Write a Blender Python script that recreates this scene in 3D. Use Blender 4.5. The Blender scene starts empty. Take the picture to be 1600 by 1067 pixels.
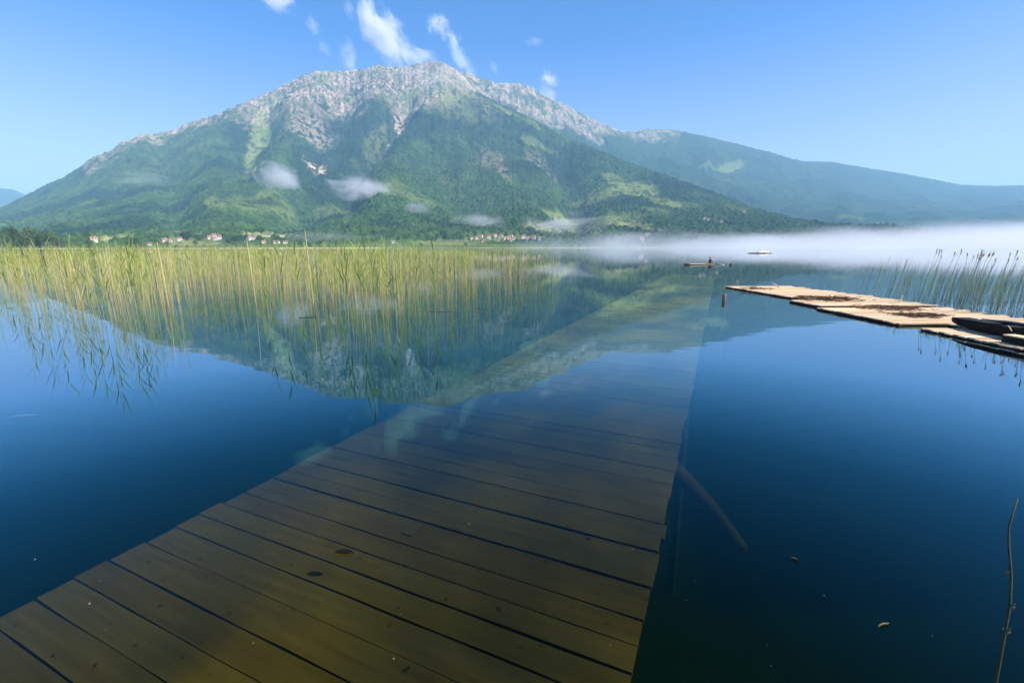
import bpy, bmesh, math, random
import numpy as np
from mathutils import Vector, Matrix, Quaternion

random.seed(7)
scene = bpy.context.scene
COL = scene.collection
R = math.radians

# ------------------------------------------------------------------ camera
EYE = 2.0
PITCH = R(11.73)
LENS = 16.0
F = LENS / 36.0 * 1600.0
CX, CY = 800.0, 533.5
SP, CP = math.sin(PITCH), math.cos(PITCH)

def ray(x, y):
    u, v = (x - CX) / F, (CY - y) / F
    return Vector((u, CP + v * SP, -SP + v * CP))

def at(x, y, z=0.0):
    """point of the level z seen at a place of the photograph"""
    d = ray(x, y)
    t = (z - EYE) / d.z
    return Vector((d.x * t, d.y * t, z))

def far(x, y, rng):
    """point at horizontal range rng"""
    d = ray(x, y)
    t = rng / math.hypot(d.x, d.y)
    return Vector((d.x * t, d.y * t, EYE + d.z * t))

def px_of(X, Y, Z):
    z = Z - EYE
    dep = Y * CP - z * SP
    up = Y * SP + z * CP
    return CX + F * X / dep, CY - F * up / dep

cam = bpy.data.cameras.new('camera')
cam.lens = LENS; cam.sensor_width = 36.0; cam.clip_start = 0.05; cam.clip_end = 40000
camo = bpy.data.objects.new('camera', cam); COL.objects.link(camo)
camo.location = (0, 0, EYE); camo.rotation_euler = (R(90) - PITCH, 0, 0)
scene.camera = camo

# ------------------------------------------------------------------ helpers
def tag(o, label=None, cat=None, group=None, kind=None):
    if label: o['label'] = label
    if cat: o['category'] = cat
    if group: o['group'] = group
    if kind: o['kind'] = kind
    return o

def link(name, me, parent=None, mat=None):
    o = bpy.data.objects.new(name, me); COL.objects.link(o)
    if mat is not None and me is not None:
        me.materials.clear()
        for m in (mat if isinstance(mat, (list, tuple)) else [mat]):
            me.materials.append(m)
    if parent: o.parent = parent
    return o

def empty(name, loc, rz=0.0):
    o = bpy.data.objects.new(name, None); COL.objects.link(o)
    o.location = loc; o.rotation_euler = (0, 0, rz); o.empty_display_size = 0.2
    return o

class MB:
    def __init__(s): s.v = []; s.f = []; s.m = []; s.c = []
    def add(s, vs, fs, mi=0, col=None):
        b = len(s.v); s.v += [tuple(p) for p in vs]
        for f in fs: s.f.append(tuple(i + b for i in f)); s.m.append(mi)
        s.c += [col or (1, 1, 1)] * len(vs)
    def box(s, x0, x1, y0, y1, z0, z1, mi=0, M=None, col=None):
        vs = [Vector(p) for p in ((x0,y0,z0),(x1,y0,z0),(x1,y1,z0),(x0,y1,z0),(x0,y0,z1),(x1,y0,z1),(x1,y1,z1),(x0,y1,z1))]
        if M is not None: vs = [M @ p for p in vs]
        s.add(vs, ((3,2,1,0),(4,5,6,7),(0,1,5,4),(1,2,6,5),(2,3,7,6),(3,0,4,7)), mi, col)
    def tube(s, pts, rad, n=5, mi=0, cols=None):
        """tapered tube through pts"""
        b = len(s.v); pts = [Vector(p) for p in pts]; k = len(pts)
        for i, p in enumerate(pts):
            t = (pts[min(i+1, k-1)] - pts[max(i-1, 0)]).normalized()
            a = t.orthogonal().normalized() if abs(t.z) < .9 else Vector((1,0,0)).cross(t).normalized()
            c = t.cross(a)
            r = rad[i] if isinstance(rad, (list, tuple)) else rad
            for j in range(n):
                q = 2*math.pi*j/n
                s.v.append(tuple(p + (a*math.cos(q) + c*math.sin(q))*r))
                s.c.append(cols[i] if cols else (1,1,1))
        for i in range(k-1):
            for j in range(n):
                j2 = (j+1) % n
                s.f.append((b+i*n+j, b+i*n+j2, b+(i+1)*n+j2, b+(i+1)*n+j)); s.m.append(mi)
        s.f.append(tuple(b+j for j in reversed(range(n)))); s.m.append(mi)
        s.f.append(tuple(b+(k-1)*n+j for j in range(n))); s.m.append(mi)
    def blade(s, p0, dirv, length, w, bend, mi=0, cols=((1,1,1),(1,1,1)), roll=None):
        """narrow leaf: keeled strip that tapers and droops"""
        d = Vector(dirv).normalized()
        side = d.cross(Vector((0,0,1)))
        if side.length < .05: side = Vector((1,0,0))
        side.normalize()
        if roll: side = (Quaternion(d, roll) @ side)
        nrm = side.cross(d)
        b = len(s.v); n = 4; p = Vector(p0); cur = d.copy()
        for i in range(n+1):
            t = i/n
            ww = w*(0.45+1.6*t if t < .35 else 1.0*(1-t)/.65)*.5
            col = tuple(cols[0][q]*(1-t)+cols[1][q]*t for q in range(3))
            s.v += [tuple(p - side*ww), tuple(p - nrm*ww*.25), tuple(p + side*ww)]; s.c += [col]*3
            cur = (cur + Vector((0,0,-bend/n))).normalized()
            p = p + cur*(length/n)
        for i in range(n):
            q = b+i*3
            s.f += [(q,q+1,q+4,q+3),(q+1,q+2,q+5,q+4)]; s.m += [mi,mi]
    def mesh(s, name, smooth=False, color=False):
        me = bpy.data.meshes.new(name); me.from_pydata(s.v, [], s.f)
        if len(set(s.m)) > 1: me.polygons.foreach_set('material_index', s.m)
        if smooth: me.polygons.foreach_set('use_smooth', [True]*len(me.polygons))
        if color:
            a = me.attributes.new('tone', 'FLOAT_COLOR', 'POINT')
            c = np.ones((len(s.v), 4), np.float32); c[:, :3] = np.array(s.c, np.float32)
            a.data.foreach_set('color', c.ravel())
        me.update(); return me

# ------------------------------------------------------------------ materials
def new_mat(name):
    m = bpy.data.materials.new(name); m.use_nodes = True
    nt = m.node_tree; nt.nodes.clear()
    return m, nt, nt.nodes, nt.links

def surf(name, base, dark=None, scale=8.0, rough=.8, stretch=(1,1,1), attr=None, bump=0.0, bscale=None, detail=6, amt=.5, translucent=0.0, coords='Object', spec=.3):
    m, nt, N, L = new_mat(name)
    out = N.new('ShaderNodeOutputMaterial'); p = N.new('ShaderNodeBsdfPrincipled')
    p.inputs['Roughness'].default_value = rough
    p.inputs['Specular IOR Level'].default_value = spec
    tc = N.new('ShaderNodeTexCoord'); mp = N.new('ShaderNodeMapping'); mp.inputs['Scale'].default_value = stretch
    L.new(tc.outputs[coords], mp.inputs['Vector'])
    nz = N.new('ShaderNodeTexNoise'); nz.inputs['Scale'].default_value = scale; nz.inputs['Detail'].default_value = detail
    nz.inputs['Roughness'].default_value = .62
    L.new(mp.outputs['Vector'], nz.inputs['Vector'])
    rp = N.new('ShaderNodeValToRGB')
    dark = dark or tuple(c*.5 for c in base)
    rp.color_ramp.elements[0].position = .5 - amt*.4; rp.color_ramp.elements[1].position = .5 + amt*.4
    rp.color_ramp.elements[0].color = (*dark, 1); rp.color_ramp.elements[1].color = (*base, 1)
    L.new(nz.outputs['Fac'], rp.inputs['Fac'])
    col = rp.outputs['Color']
    if attr:
        at_ = N.new('ShaderNodeAttribute'); at_.attribute_name = attr
        mx = N.new('ShaderNodeMix'); mx.data_type = 'RGBA'; mx.blend_type = 'MULTIPLY'; mx.inputs['Factor'].default_value = 1
        L.new(col, mx.inputs['A']); L.new(at_.outputs['Color'], mx.inputs['B']); col = mx.outputs['Result']
    L.new(col, p.inputs['Base Color'])
    if bump:
        b = N.new('ShaderNodeBump'); b.inputs['Strength'].default_value = bump; b.inputs['Distance'].default_value = .02
        L.new(nz.outputs['Fac'], b.inputs['Height']); L.new(b.outputs['Normal'], p.inputs['Normal'])
    sh = p.outputs['BSDF']
    if translucent:
        t = N.new('ShaderNodeBsdfTranslucent'); L.new(col, t.inputs['Color'])
        ms = N.new('ShaderNodeMixShader'); ms.inputs['Fac'].default_value = translucent
        L.new(sh, ms.inputs[1]); L.new(t.outputs['BSDF'], ms.inputs[2]); sh = ms.outputs['Shader']
    L.new(sh, out.inputs['Surface'])
    return m

# ------------------------------------------------------------------ numpy noise
def _grad(ix, iy, seed):
    h = (ix.astype(np.int64)*374761393 + iy.astype(np.int64)*668265263 + seed*974634777) & 0xffffffff
    h = ((h ^ (h >> 13)) * 1274126177) & 0xffffffff
    h = h ^ (h >> 16)
    a = (h & 0xffff).astype(np.float32) * np.float32(2*math.pi/65536)
    return np.cos(a), np.sin(a)

def pn(x, y, seed=0):
    x0 = np.floor(x); y0 = np.floor(y); fx = (x-x0).astype(np.float32); fy = (y-y0).astype(np.float32)
    ux = fx*fx*fx*(fx*(fx*6-15)+10); uy = fy*fy*fy*(fy*(fy*6-15)+10)
    def g(a, b):
        gx, gy = _grad(x0+a, y0+b, seed); return gx*(fx-a) + gy*(fy-b)
    n0 = g(0,0)*(1-ux)+g(1,0)*ux; n1 = g(0,1)*(1-ux)+g(1,1)*ux
    return (n0*(1-uy)+n1*uy)*1.4

def fbm(x, y, o=4, seed=0, gain=.5):
    a, s, t = 1.0, 0, 0
    for i in range(o):
        s = s + a*pn(x*2**i, y*2**i, seed+i*17); t += a; a *= gain
    return s/t

def ridged(x, y, o=4, seed=0):
    a, s, t = 1.0, 0, 0
    for i in range(o):
        s = s + a*(1-np.abs(pn(x*2**i, y*2**i, seed+i*31))*2); t += a; a *= .5
    return s/t

def sstep(a, b, x):
    t = np.clip((x-a)/(b-a), 0, 1); return t*t*(3-2*t)

# ------------------------------------------------------------------ sky, sun
SUN_AZ, SUN_EL = R(112), R(42)
w = bpy.data.worlds.new('World'); scene.world = w; w.use_nodes = True
N = w.node_tree.nodes; L = w.node_tree.links
bg = N['Background']; sky = N.new('ShaderNodeTexSky'); sky.sky_type = 'NISHITA'
sky.sun_disc = False; sky.sun_elevation = SUN_EL; sky.sun_rotation = SUN_AZ
sky.altitude = 900; sky.air_density = 1.0; sky.dust_density = 2.0; sky.ozone_density = 2.2
hs = N.new('ShaderNodeHueSaturation'); hs.inputs['Saturation'].default_value = 1.4
L.new(sky.outputs['Color'], hs.inputs['Color'])
# the air near the horizon is whiter than overhead
tcw = N.new('ShaderNodeTexCoord'); sxw = N.new('ShaderNodeSeparateXYZ'); L.new(tcw.outputs['Generated'], sxw.inputs[0])
mrw = N.new('ShaderNodeMapRange'); mrw.inputs['From Min'].default_value = .06; mrw.inputs['From Max'].default_value = .36
mrw.inputs['To Min'].default_value = .9; mrw.inputs['To Max'].default_value = 1.46
L.new(sxw.outputs['Z'], mrw.inputs['Value']); L.new(mrw.outputs['Result'], hs.inputs['Saturation'])
gm = N.new('ShaderNodeMix'); gm.data_type = 'RGBA'; gm.blend_type = 'MULTIPLY'; gm.inputs['Factor'].default_value = 1; gm.inputs['B'].default_value = (1.04, .80, 1.0, 1)
L.new(hs.outputs['Color'], gm.inputs['A']); L.new(gm.outputs['Result'], bg.inputs['Color']); bg.inputs['Strength'].default_value = .100
sl = bpy.data.lights.new('sun', 'SUN'); sl.energy = 4.9; sl.angle = R(.55); sl.color = (1, .93, .83)
so = bpy.data.objects.new('sun', sl); COL.objects.link(so)
sd = Vector((math.sin(SUN_AZ)*math.cos(SUN_EL), math.cos(SUN_AZ)*math.cos(SUN_EL), math.sin(SUN_EL)))
so.rotation_mode = 'QUATERNION'; so.rotation_quaternion = sd.to_track_quat('Z', 'Y'); so.location = (300, -200, 400)

# ------------------------------------------------------------------ terrain
def azT(pts):
    a, t = [], []
    for x, y in pts:
        d = ray(x, y); a.append(math.atan2(d.x, d.y)); t.append(d.z/math.hypot(d.x, d.y))
    return np.array(a), np.array(t)

def grid_mesh(name, X, Y, Z, col, mat):
    na, nr = X.shape
    co = np.stack([X, Y, Z], -1).reshape(-1, 3).astype(np.float32)
    i = np.arange((na-1)*(nr-1)); a = i//(nr-1); b = i % (nr-1)
    v0 = a*nr+b
    q = np.stack([v0, v0+nr, v0+nr+1, v0+1], -1).astype(np.int32)
    # orient upwards
    me = bpy.data.meshes.new(name)
    me.vertices.add(len(co)); me.vertices.foreach_set('co', co.ravel())
    me.loops.add(q.size); me.loops.foreach_set('vertex_index', q[:, ::-1].ravel())
    me.polygons.add(len(q)); me.polygons.foreach_set('loop_start', np.arange(0, q.size, 4, dtype=np.int32))
    me.update(calc_edges=True)
    me.polygons.foreach_set('use_smooth', np.ones(len(q), bool))
    at_ = me.attributes.new('tone', 'FLOAT_COLOR', 'POINT')
    c = np.ones((len(co), 4), np.float32); c[:, :3] = col.reshape(-1, 3)
    at_.data.foreach_set('color', c.ravel())
    o = link(name, me, None, mat)
    return o

def terrain_mat(name):
    m, nt, N, L = new_mat(name)
    out = N.new('ShaderNodeOutputMaterial'); p = N.new('ShaderNodeBsdfDiffuse'); p.inputs['Roughness'].default_value = .8
    a = N.new('ShaderNodeAttribute'); a.attribute_name = 'tone'
    tc = N.new('ShaderNodeTexCoord')
    nz = N.new('ShaderNodeTexNoise'); nz.inputs['Scale'].default_value = .11; nz.inputs['Detail'].default_value = 4
    L.new(tc.outputs['Object'], nz.inputs['Vector'])
    mr = N.new('ShaderNodeMapRange'); mr.inputs['From Min'].default_value = .3; mr.inputs['From Max'].default_value = .7
    mr.inputs['To Min'].default_value = .72; mr.inputs['To Max'].default_value = 1.28
    L.new(nz.outputs['Fac'], mr.inputs['Value'])
    mx = N.new('ShaderNodeMix'); mx.data_type = 'RGBA'; mx.blend_type = 'MULTIPLY'; mx.inputs['Factor'].default_value = 1
    L.new(a.outputs['Color'], mx.inputs['A']); L.new(mr.outputs['Result'], mx.inputs['B'])
    L.new(mx.outputs['Result'], p.inputs['Color']); L.new(p.outputs['BSDF'], out.inputs['Surface'])
    return m
M_terrain = terrain_mat('mountain_ground')

FOREST = np.array((.034, .069, .023)); CONIF = np.array((.012, .032, .018)); MEADOW = np.array((.165, .205, .062))
ROCK = np.array((.475, .365, .29)); SCREE = np.array((.36, .33, .27)); FIELD = np.array((.24, .25, .11)); OLIVE = np.array((.125, .135, .055))

def lerp(c, target, m):
    return c*(1-m[..., None]) + target*m[..., None]

def blob(px, py, nx, ny, x, y, rx, ry, ang=0, soft=.5):
    dx, dy = px + nx - x, py + ny - y
    ca, sa = math.cos(R(ang)), math.sin(R(ang))
    u = (dx*ca + dy*sa)/rx; v = (-dx*sa + dy*ca)/ry
    d = np.sqrt(u*u+v*v)
    return 1 - sstep(1-soft*.5, 1+soft*.5, d)

def seg(px, py, nx, ny, pts, wd):
    x, y = px+nx, py+ny
    best = None
    for (x0, y0, w0), (x1, y1, w1) in zip(pts[:-1], pts[1:]):
        dx, dy = x1-x0, y1-y0
        t = np.clip(((x-x0)*dx+(y-y0)*dy)/(dx*dx+dy*dy), 0, 1)
        d = np.hypot(x-x0-t*dx, y-y0-t*dy)/((w0+(w1-w0)*t)*wd)
        best = d if best is None else np.minimum(best, d)
    return best

# --- the main mountain with its shore
sky_main = [(-500,440),(-300,400),(-120,372),(-40,345),(0,328),(40,308),(70,292),(100,278),(125,262),(145,247),(180,232),(218,213),(250,208),(275,205),(290,195),(310,188),(340,180),(375,165),(400,155),
 (425,142),(450,130),(470,120),(495,113),(540,111),(580,106),(592,103),(610,107),(640,103),(655,100),(665,96),(680,95),(695,100),(712,110),(728,124),(745,145),(775,161),(800,172),(850,197),(900,221),
 (950,243),(1000,262),(1050,279),(1100,296),(1150,314),(1200,331),(1250,346),(1290,355),(1340,362),(1420,368),(1600,371),(1900,374),(2300,376)]
sky_main = [(x, y if x > -60 else min(y, 372)) for x, y in sky_main]
az_m, T_m = azT(sky_main)
NA, NR = 1500, 760
az = np.linspace(R(-62), R(60), NA)
Tm = np.interp(az, az_m, T_m)
azR, _ = azT([(-300,386),(0,386),(400,386),(680,386),(760,386),(950,386),(1100,386),(1300,386),(1600,386),(2300,386)])
RID = np.interp(az, azR, [4700,4700,4000,3850,3500,2900,2500,2050,1900,1900])
RID = RID*(1+.012*pn(az*40, az*0, 5)+.006*pn(az*130, az*0, 6))
SH = np.interp(az, azR, [640,690,720,760,780,820,860,900,950,950]) + 26*fbm(az*22, az*0+3.3, 3, 9)
s = np.linspace(0, 1, NR)
# rows: lake bottom to shore (few), slope (most), back side (few)
rows = np.concatenate([np.linspace(-.045, 0, 24), np.linspace(0, 1, NR-70)[1:]**1.0, 1+np.linspace(0, .35, 48)[1:]])
t = np.broadcast_to(rows[None, :], (NA, len(rows)))
RR = SH[:, None] + (RID-SH)[:, None]*t
A = np.broadcast_to(az[:, None], RR.shape)
tc_ = np.clip(t, 0, 1)
Tt = Tm[:, None]*(tc_**1.12)
Z = EYE*np.minimum(tc_*8, 1) + RR*Tt
back = np.clip(t-1, 0, 1)
Z = Z - back*(RID*Tm)[:, None]*1.9
Z = np.where(t < 0, t*180, Z)
X = RR*np.sin(A); Y = RR*np.cos(A)
PX, PY = px_of(X, Y, Z)
n1 = fbm(X/260, Y/260, 4, 3); n2 = fbm(X/260+50, Y/260-30, 4, 4); n3 = fbm(X/60, Y/60, 4, 14)
WX, WY = n1*28 + n3*7, n2*16 + fbm(X/60+9, Y/60, 4, 15)*7
# rock
yr = np.interp(PX[:, 0]*0+PX[:, -60], [0,110,130,200,300,345,380,410,450,500,545,590,640,690,735,760,1000], [40,60,274,236,202,191,189,186,184,168,167,164,174,172,155,116,100])
yr2 = yr[:, None]
rock = 1 - sstep(-9, 11, PY + WY*.9 + n3*14 - yr2)
# gullies and spurs (relief)
relief_w = sstep(.05, .3, t)*(1-sstep(.93, 1.0, t)*.86)
rg = ridged(A*3000/330+n1*.5, RR/900+n2*.3, 4, 21)
rel = (rg-.35)*58*relief_w*sstep(120, 620, Z)
rel += fbm(X/700, Y/700, 5, 33)*70*relief_w
def gully(pts, wd, depth):
    d = seg(PX, PY, WX*.25, WY*.25, pts, wd); return -depth*np.exp(-d*d*1.2)*relief_w
rel += gully([(640,165,1),(632,190,.8),(600,225,.8),(560,258,1),(545,300,1.3)], 22, 80)
rel += gully([(545,140,1),(530,190,1.2),(500,250,1.2),(470,330,1.5)], 34, 85)
rel += gully([(430,150,.8),(405,205,1),(380,270,1.1)], 20, 45)
rel += gully([(860,225,1),(890,290,1.2),(900,350,1.2)], 26, 55)
rel += gully([(250,225,1),(262,290,1.2),(270,340,1.2)], 26, 30)
rel += gully([(660,200,.8),(690,260,1),(720,330,1)], 20, 30)
def spur(pts, wd, h):
    d = seg(PX, PY, WX*.25, WY*.25, pts, wd); return h*np.exp(-d*d*1.2)*relief_w
rel += spur([(690,150,1),(665,195,1.1),(630,250,1.3),(600,330,1.6)], 30, 45)
rel += spur([(470,150,1),(450,215,1),(430,300,1.3)], 24, 36)
rel += spur([(330,200,1),(340,260,1.2),(350,340,1.3)], 28, 26)
rel += spur([(760,180,1),(790,250,1.2),(820,340,1.4)], 30, 26)
rocky = .55*ridged(X/170+n2*.4, Y/170, 5, 41)+.45*ridged(X/45, Y/45+n1*.3, 4, 43)
rel += (rocky-.4)*26*rock*(1-sstep(.97, 1.0, t)*.45)*sstep(.1, .3, t)
crest = sstep(.9, 1.0, t)*(1-sstep(1.0, 1.1, t))
rel += crest*(pn(A*900, A*0, 51)*5 + pn(A*2600, A*0, 52)*3)*np.clip(RR*Tm[:, None]/900, .15, 1)
# colour regions
col = np.broadcast_to(FOREST, X.shape+(3,)).copy()
con = sstep(-.04, .16, fbm(X/420+7, Y/420, 4, 61)*.8 + .20*sstep(250, 700, Z) - .05)
con = np.maximum(con, blob(PX,PY,WX*.6,WY*.6,552,200,50,38,10)*1.2); con = np.maximum(con, blob(PX,PY,WX,WY,520,255,70,50,0))
con = np.maximum(con, blob(PX,PY,WX,WY,800,205,60,26,22)*.8)
con = np.maximum(con, blob(PX,PY,WX,WY,620,190,30,28,0))
con = con*(1-.75*blob(PX,PY,WX,WY,680,275,110,50,-15))
fine = fbm(X/70, Y/70, 4, 78)
con = np.clip(con + fine*1.3, 0, 1)*sstep(-.35, .1, con + fine*.8)
con = con*(1-.6*blob(PX,PY,WX,WY,700,330,120,40,0))
col = lerp(col, CONIF, con)
tr = fbm(X/30, Y/30, 2, 71) + .8*pn(X/13, Y/13, 72)
col = col*(1+.6*np.clip(tr, -1, 1)[..., None])
br = sstep(.12, .3, fbm(X/140+3, Y/140, 4, 77)); col = lerp(col, np.array((.070,.118,.032)), br*.5*(1-con*.75))
olive = np.zeros_like(X); mead = np.zeros_like(X); scree = np.zeros_like(X); field = np.zeros_like(X)
for (x, y, rx, ry, an, st) in [(715,172,75,22,8,1),(680,150,60,20,0,.7),(590,215,26,18,-30,.9),(440,205,14,30,12,.7),(470,190,28,16,0,.5),(770,262,40,16,0,.4),(700,275,30,10,20,.3),(240,215,50,10,-18,.8),(260,250,60,12,-14,.35)]:
    olive = np.maximum(olive, st*blob(PX,PY,WX,WY,x,y,rx,ry,an,.9))
for (x, y, rx, ry, an, st) in [(403,207,13,46,18,1),(425,165,10,24,25,.8),(880,328,30,9,0,1),(990,300,40,11,4,1),(1040,320,32,8,12,.9),(960,282,18,6,10,.7),(930,305,40,7,8,.7),(940,345,60,10,0,.8),(800,185,14,5,20,.8),(825,200,20,4,18,.7),(790,178,18,6,18,.7),(845,228,26,4,12,.6),
        (385,330,36,12,-10,.45),(345,338,22,9,10,.5),(520,310,34,8,0,.35),(430,318,30,10,0,.4),(1020,335,26,5,10,.6),(1085,327,14,5,15,.8),(1180,321,16,4,12,.8),(1150,335,22,4,12,.5),(830,228,16,4,5,.5),(640,318,46,10,0,.4),(330,330,10,6,0,.7)]:
    mead = np.maximum(mead, st*blob(PX,PY,WX*.35,WY*.35,x,y,rx,ry,an,.5))
for (x, y, rx, ry, an, st) in [(495,243,17,9,-8,1),(632,186,13,14,0,.9),(845,258,26,14,30,.45),(768,258,22,14,20,.3),(785,280,22,8,50,.35),(480,196,36,18,0,.5),(400,262,14,5,0,.3),(650,175,30,12,0,.8)]:
    scree = np.maximum(scree, st*blob(PX,PY,WX*.8,WY*.8,x,y,rx,ry,an,.7))
scree = np.maximum(scree, 1-sstep(.7, 1.2, seg(PX,PY,WX*.25,WY*.25,[(636,180,1),(622,205,.7),(604,232,1),(596,240,.5)], 8)))
for (x, y, rx, ry, an, st) in [(268,364,23,6,-3,1),(185,376,34,5,-4,.9),(320,373,16,3,0,.6),(400,370,22,5,0,1),(430,371,26,6,-4,1),(462,372,12,5,0,.9),(300,381,50,3,0,.5),(860,363,40,4,0,.7),(790,376,60,3,0,.5),(700,380,60,3,0,.5),(960,352,60,5,4,.7),(1000,362,50,4,4,.5)]:
    field = np.maximum(field, st*blob(PX,PY,WX*.15,WY*.12,x,y,rx,ry,an,.35))
clump = sstep(.10, .22, fbm(X/48, Y/48, 3, 88)); mead *= (.7+.3*sstep(-.2, .1, n3))*(1-.7*clump); field *= 1-.5*clump; olive *= .6+.4*sstep(-.15, .15, n3)
brk = sstep(-.10, .16, fbm(X/34, Y/34, 4, 81) + .10)
col = lerp(col, OLIVE, olive*.9*brk); col = lerp(col, MEADOW, mead)
col = lerp(col, FIELD, field)
rk = np.clip(rock*sstep(-.22, .20, (.6*fbm(X/130, Y/130, 5, 91, .62)+.5*fbm(X/40, Y/40, 4, 92)) + .09*sstep(700, 1250, Z) - .02), 0, 1)
sc2 = scree*sstep(-.12, .12, fbm(X/30, Y/30, 4, 93))
rcol = ROCK[None, None, :]*(.50+.75*np.clip(rocky, -.6, 1))[..., None]
speck = rock*sstep(.02, .18, fbm(X/17, Y/17, 3, 97)+.10*n3)*(1-.75*blob(PX,PY,WX,WY,720,120,60,22,14,.8))
rk = rk*.88*(1-.85*speck)
sumt = blob(PX,PY,WX,WY,700,125,75,24,14,.8)
col = lerp(col, OLIVE*1.5, rock*.75*(1-speck)*(1-rk)*sstep(.0, .25, n2+.18))
col = col*(1-rk[..., None]) + rcol*rk[..., None]
col = lerp(col, ROCK*.95, sc2)
col = lerp(col, SCREE*1.05, sumt*.4*rock)
col = lerp(col, np.array((.17,.185,.075)), blob(PX,PY,WX*.7,WY*.7,690,160,62,18,4,.9)*.75*sstep(-.2,.15,n3+.05))
shore = (1-sstep(.001, .009, t))*sstep(-.01, -.002, t)
col = lerp(col, np.array((.42,.38,.27)), shore*(.35+.65*sstep(-.1, .25, n1+.05)))
flat = (1-sstep(.02, .05, t))*sstep(.006, .01, t)
col = lerp(col, np.array((.11,.15,.045)), flat*.6)
forest_m = (1-rk)*(1-sc2)*(1-mead)*(1-field)*(1-olive*.6)*sstep(.03, .06, t)*(1-sstep(.985, 1.0, t)*.3)
canopy = np.abs(pn(X/17, Y/17, 101))*15 + np.abs(pn(X/8, Y/8, 102))*7 + fbm(X/38, Y/38, 2, 103)*10
Z = Z + rel + canopy*forest_m
Z = np.where((t > 0) & (t < .03), np.maximum(Z, .15+40*t), Z)
mountain = tag(grid_mesh('mountain', X, Y, Z, np.clip(col, .005, .8), M_terrain), kind='structure')
MZ = (az, RR, Z)

def on_ground(x, y):
    """first place of the main mountain seen at a spot of the photograph"""
    d = ray(x, y); a = math.atan2(d.x, d.y); T = d.z/math.hypot(d.x, d.y)
    i = int(np.clip(round((a-az[0])/(az[1]-az[0])), 0, NA-1))
    el = (Z[i]-EYE)/RR[i]
    k = np.nonzero((el >= T) & (RR[i] > SH[i]+4))[0]
    k = int(k[0]) if len(k) else 30
    r = RR[i][k]
    return Vector((r*math.sin(a), r*math.cos(a), float(Z[i][k])))

def ground_z(a, r):
    i = int(np.clip(round((a-az[0])/(az[1]-az[0])), 0, NA-1))
    return float(np.interp(r, RR[i], Z[i]))

# --- the further ridge on the right and the hill at the far left
def ridge_layer(name, pts, azlim, ridp, r0, na, nr, rockfn, seed, patches):
    a_s, T_s = azT(pts)
    a = np.linspace(R(azlim[0]), R(azlim[1]), na)
    Tn = np.interp(a, a_s, T_s)
    aR, _ = azT([(x, 386) for x, _ in ridp])
    rid = np.interp(a, aR, [r for _, r in ridp])*(1+.01*pn(a*50, a*0, seed))
    rows = np.concatenate([np.linspace(0, 1, nr-30), 1+np.linspace(0, .3, 31)[1:]])
    t = np.broadcast_to(rows[None, :], (na, nr)); rr = r0+(rid-r0)[:, None]*t
    AA = np.broadcast_to(a[:, None], rr.shape)
    z = rr*Tn[:, None]*np.clip(t, 0, 1)**1.05 - np.clip(t-1, 0, 1)*(rid*Tn)[:, None]*2
    x, y = rr*np.sin(AA), rr*np.cos(AA)
    qx, qy = px_of(x, y, z)
    m1 = fbm(x/300, y/300, 4, seed+1); m2 = fbm(x/80, y/80, 4, seed+2)
    wgt = sstep(.05, .3, t)*(1-sstep(.92, 1, t)*.9)
    rl = (ridged(AA*4500/500+m1*.4, rr/1400, 4, seed+3)-.35)*90*wgt
    c = np.broadcast_to(FOREST*.8, x.shape+(3,)).copy()
    cn = sstep(-.1, .15, fbm(x/500, y/500, 4, seed+4)); c = lerp(c, CONIF, cn*.8)
    c = c*(1+.5*np.clip(fbm(x/32, y/32, 3, seed+5), -1, 1))[..., None]
    me_ = np.zeros_like(x)
    for (bx, by, rx, ry, an, st) in patches:
        me_ = np.maximum(me_, st*blob(qx, qy, m1*10+m2*5, m2*5, bx, by, rx, ry, an, .5))
    c = lerp(c, MEADOW, me_)
    rock = rockfn(qx, qy + m1*14 + m2*10) if rockfn else np.zeros_like(x)
    rk = .92*rock*sstep(-.16, .16, .6*fbm(x/150, y/150, 4, seed+6)+.5*fbm(x/45, y/45, 4, seed+12)+.03)*(1-.8*sstep(.06, .2, fbm(x/20, y/20, 3, seed+11)))
    rr_ = ridged(x/100, y/100, 5, seed+7)
    c = lerp(c, OLIVE*1.1, rock*.5)
    c = c*(1-rk[..., None]) + (ROCK[None, None]*.92*(.45+.75*np.clip(rr_, -.5, 1))[..., None])*rk[..., None]
    rl += (rr_-.4)*42*rock*(1-sstep(.95, 1, t)*.5)
    rl += sstep(.9, 1, t)*(1-sstep(1, 1.1, t))*pn(AA*1500, AA*0, seed+8)*6
    can = (np.abs(pn(x/18, y/18, seed+9))*11+fbm(x/45, y/45, 2, seed+10)*8)*(1-rk)*(1-me_)
    o = grid_mesh(name, x, y, z+rl+can, np.clip(c, .005, .8), M_terrain)
    return tag(o, kind='structure')

def far_rock(qx, qy):
    lim = np.interp(qx, [600,735,760,800,850,900,945,965,1000,1060,1100], [140,150,160,178,200,208,216,212,212,214,150])
    return 1-sstep(-6, 8, qy-lim)
ridge_layer('far_ridge', [(560,140),(650,125),(700,113),(720,112),(740,119),(760,127),(780,131),(810,129),(830,136),(845,148),(880,163),(910,178),(940,192),(965,205),(985,207),(1010,202),(1050,203),(1100,213),(1150,225),(1200,237),(1240,250),(1260,253),(1300,254),(1350,262),(1400,270),(1450,279),(1500,289),(1550,291),(1600,290),(1750,300),(2100,310),(2600,330)],
    (-8, 62), [(600,4600),(740,4500),(965,5000),(1100,5800),(1200,6600),(1300,7500),(1450,8800),(1600,9700),(2600,9700)], 1900, 1000, 330, far_rock, 300,
    [(1140,260,20,5,-4,.9),(1105,263,14,3,0,.6),(1135,288,14,4,0,.4),(1390,316,14,3,0,.4),(1450,328,60,4,8,.3),(1330,350,22,3,0,.5),(1380,352,20,2,0,.4)])
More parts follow.
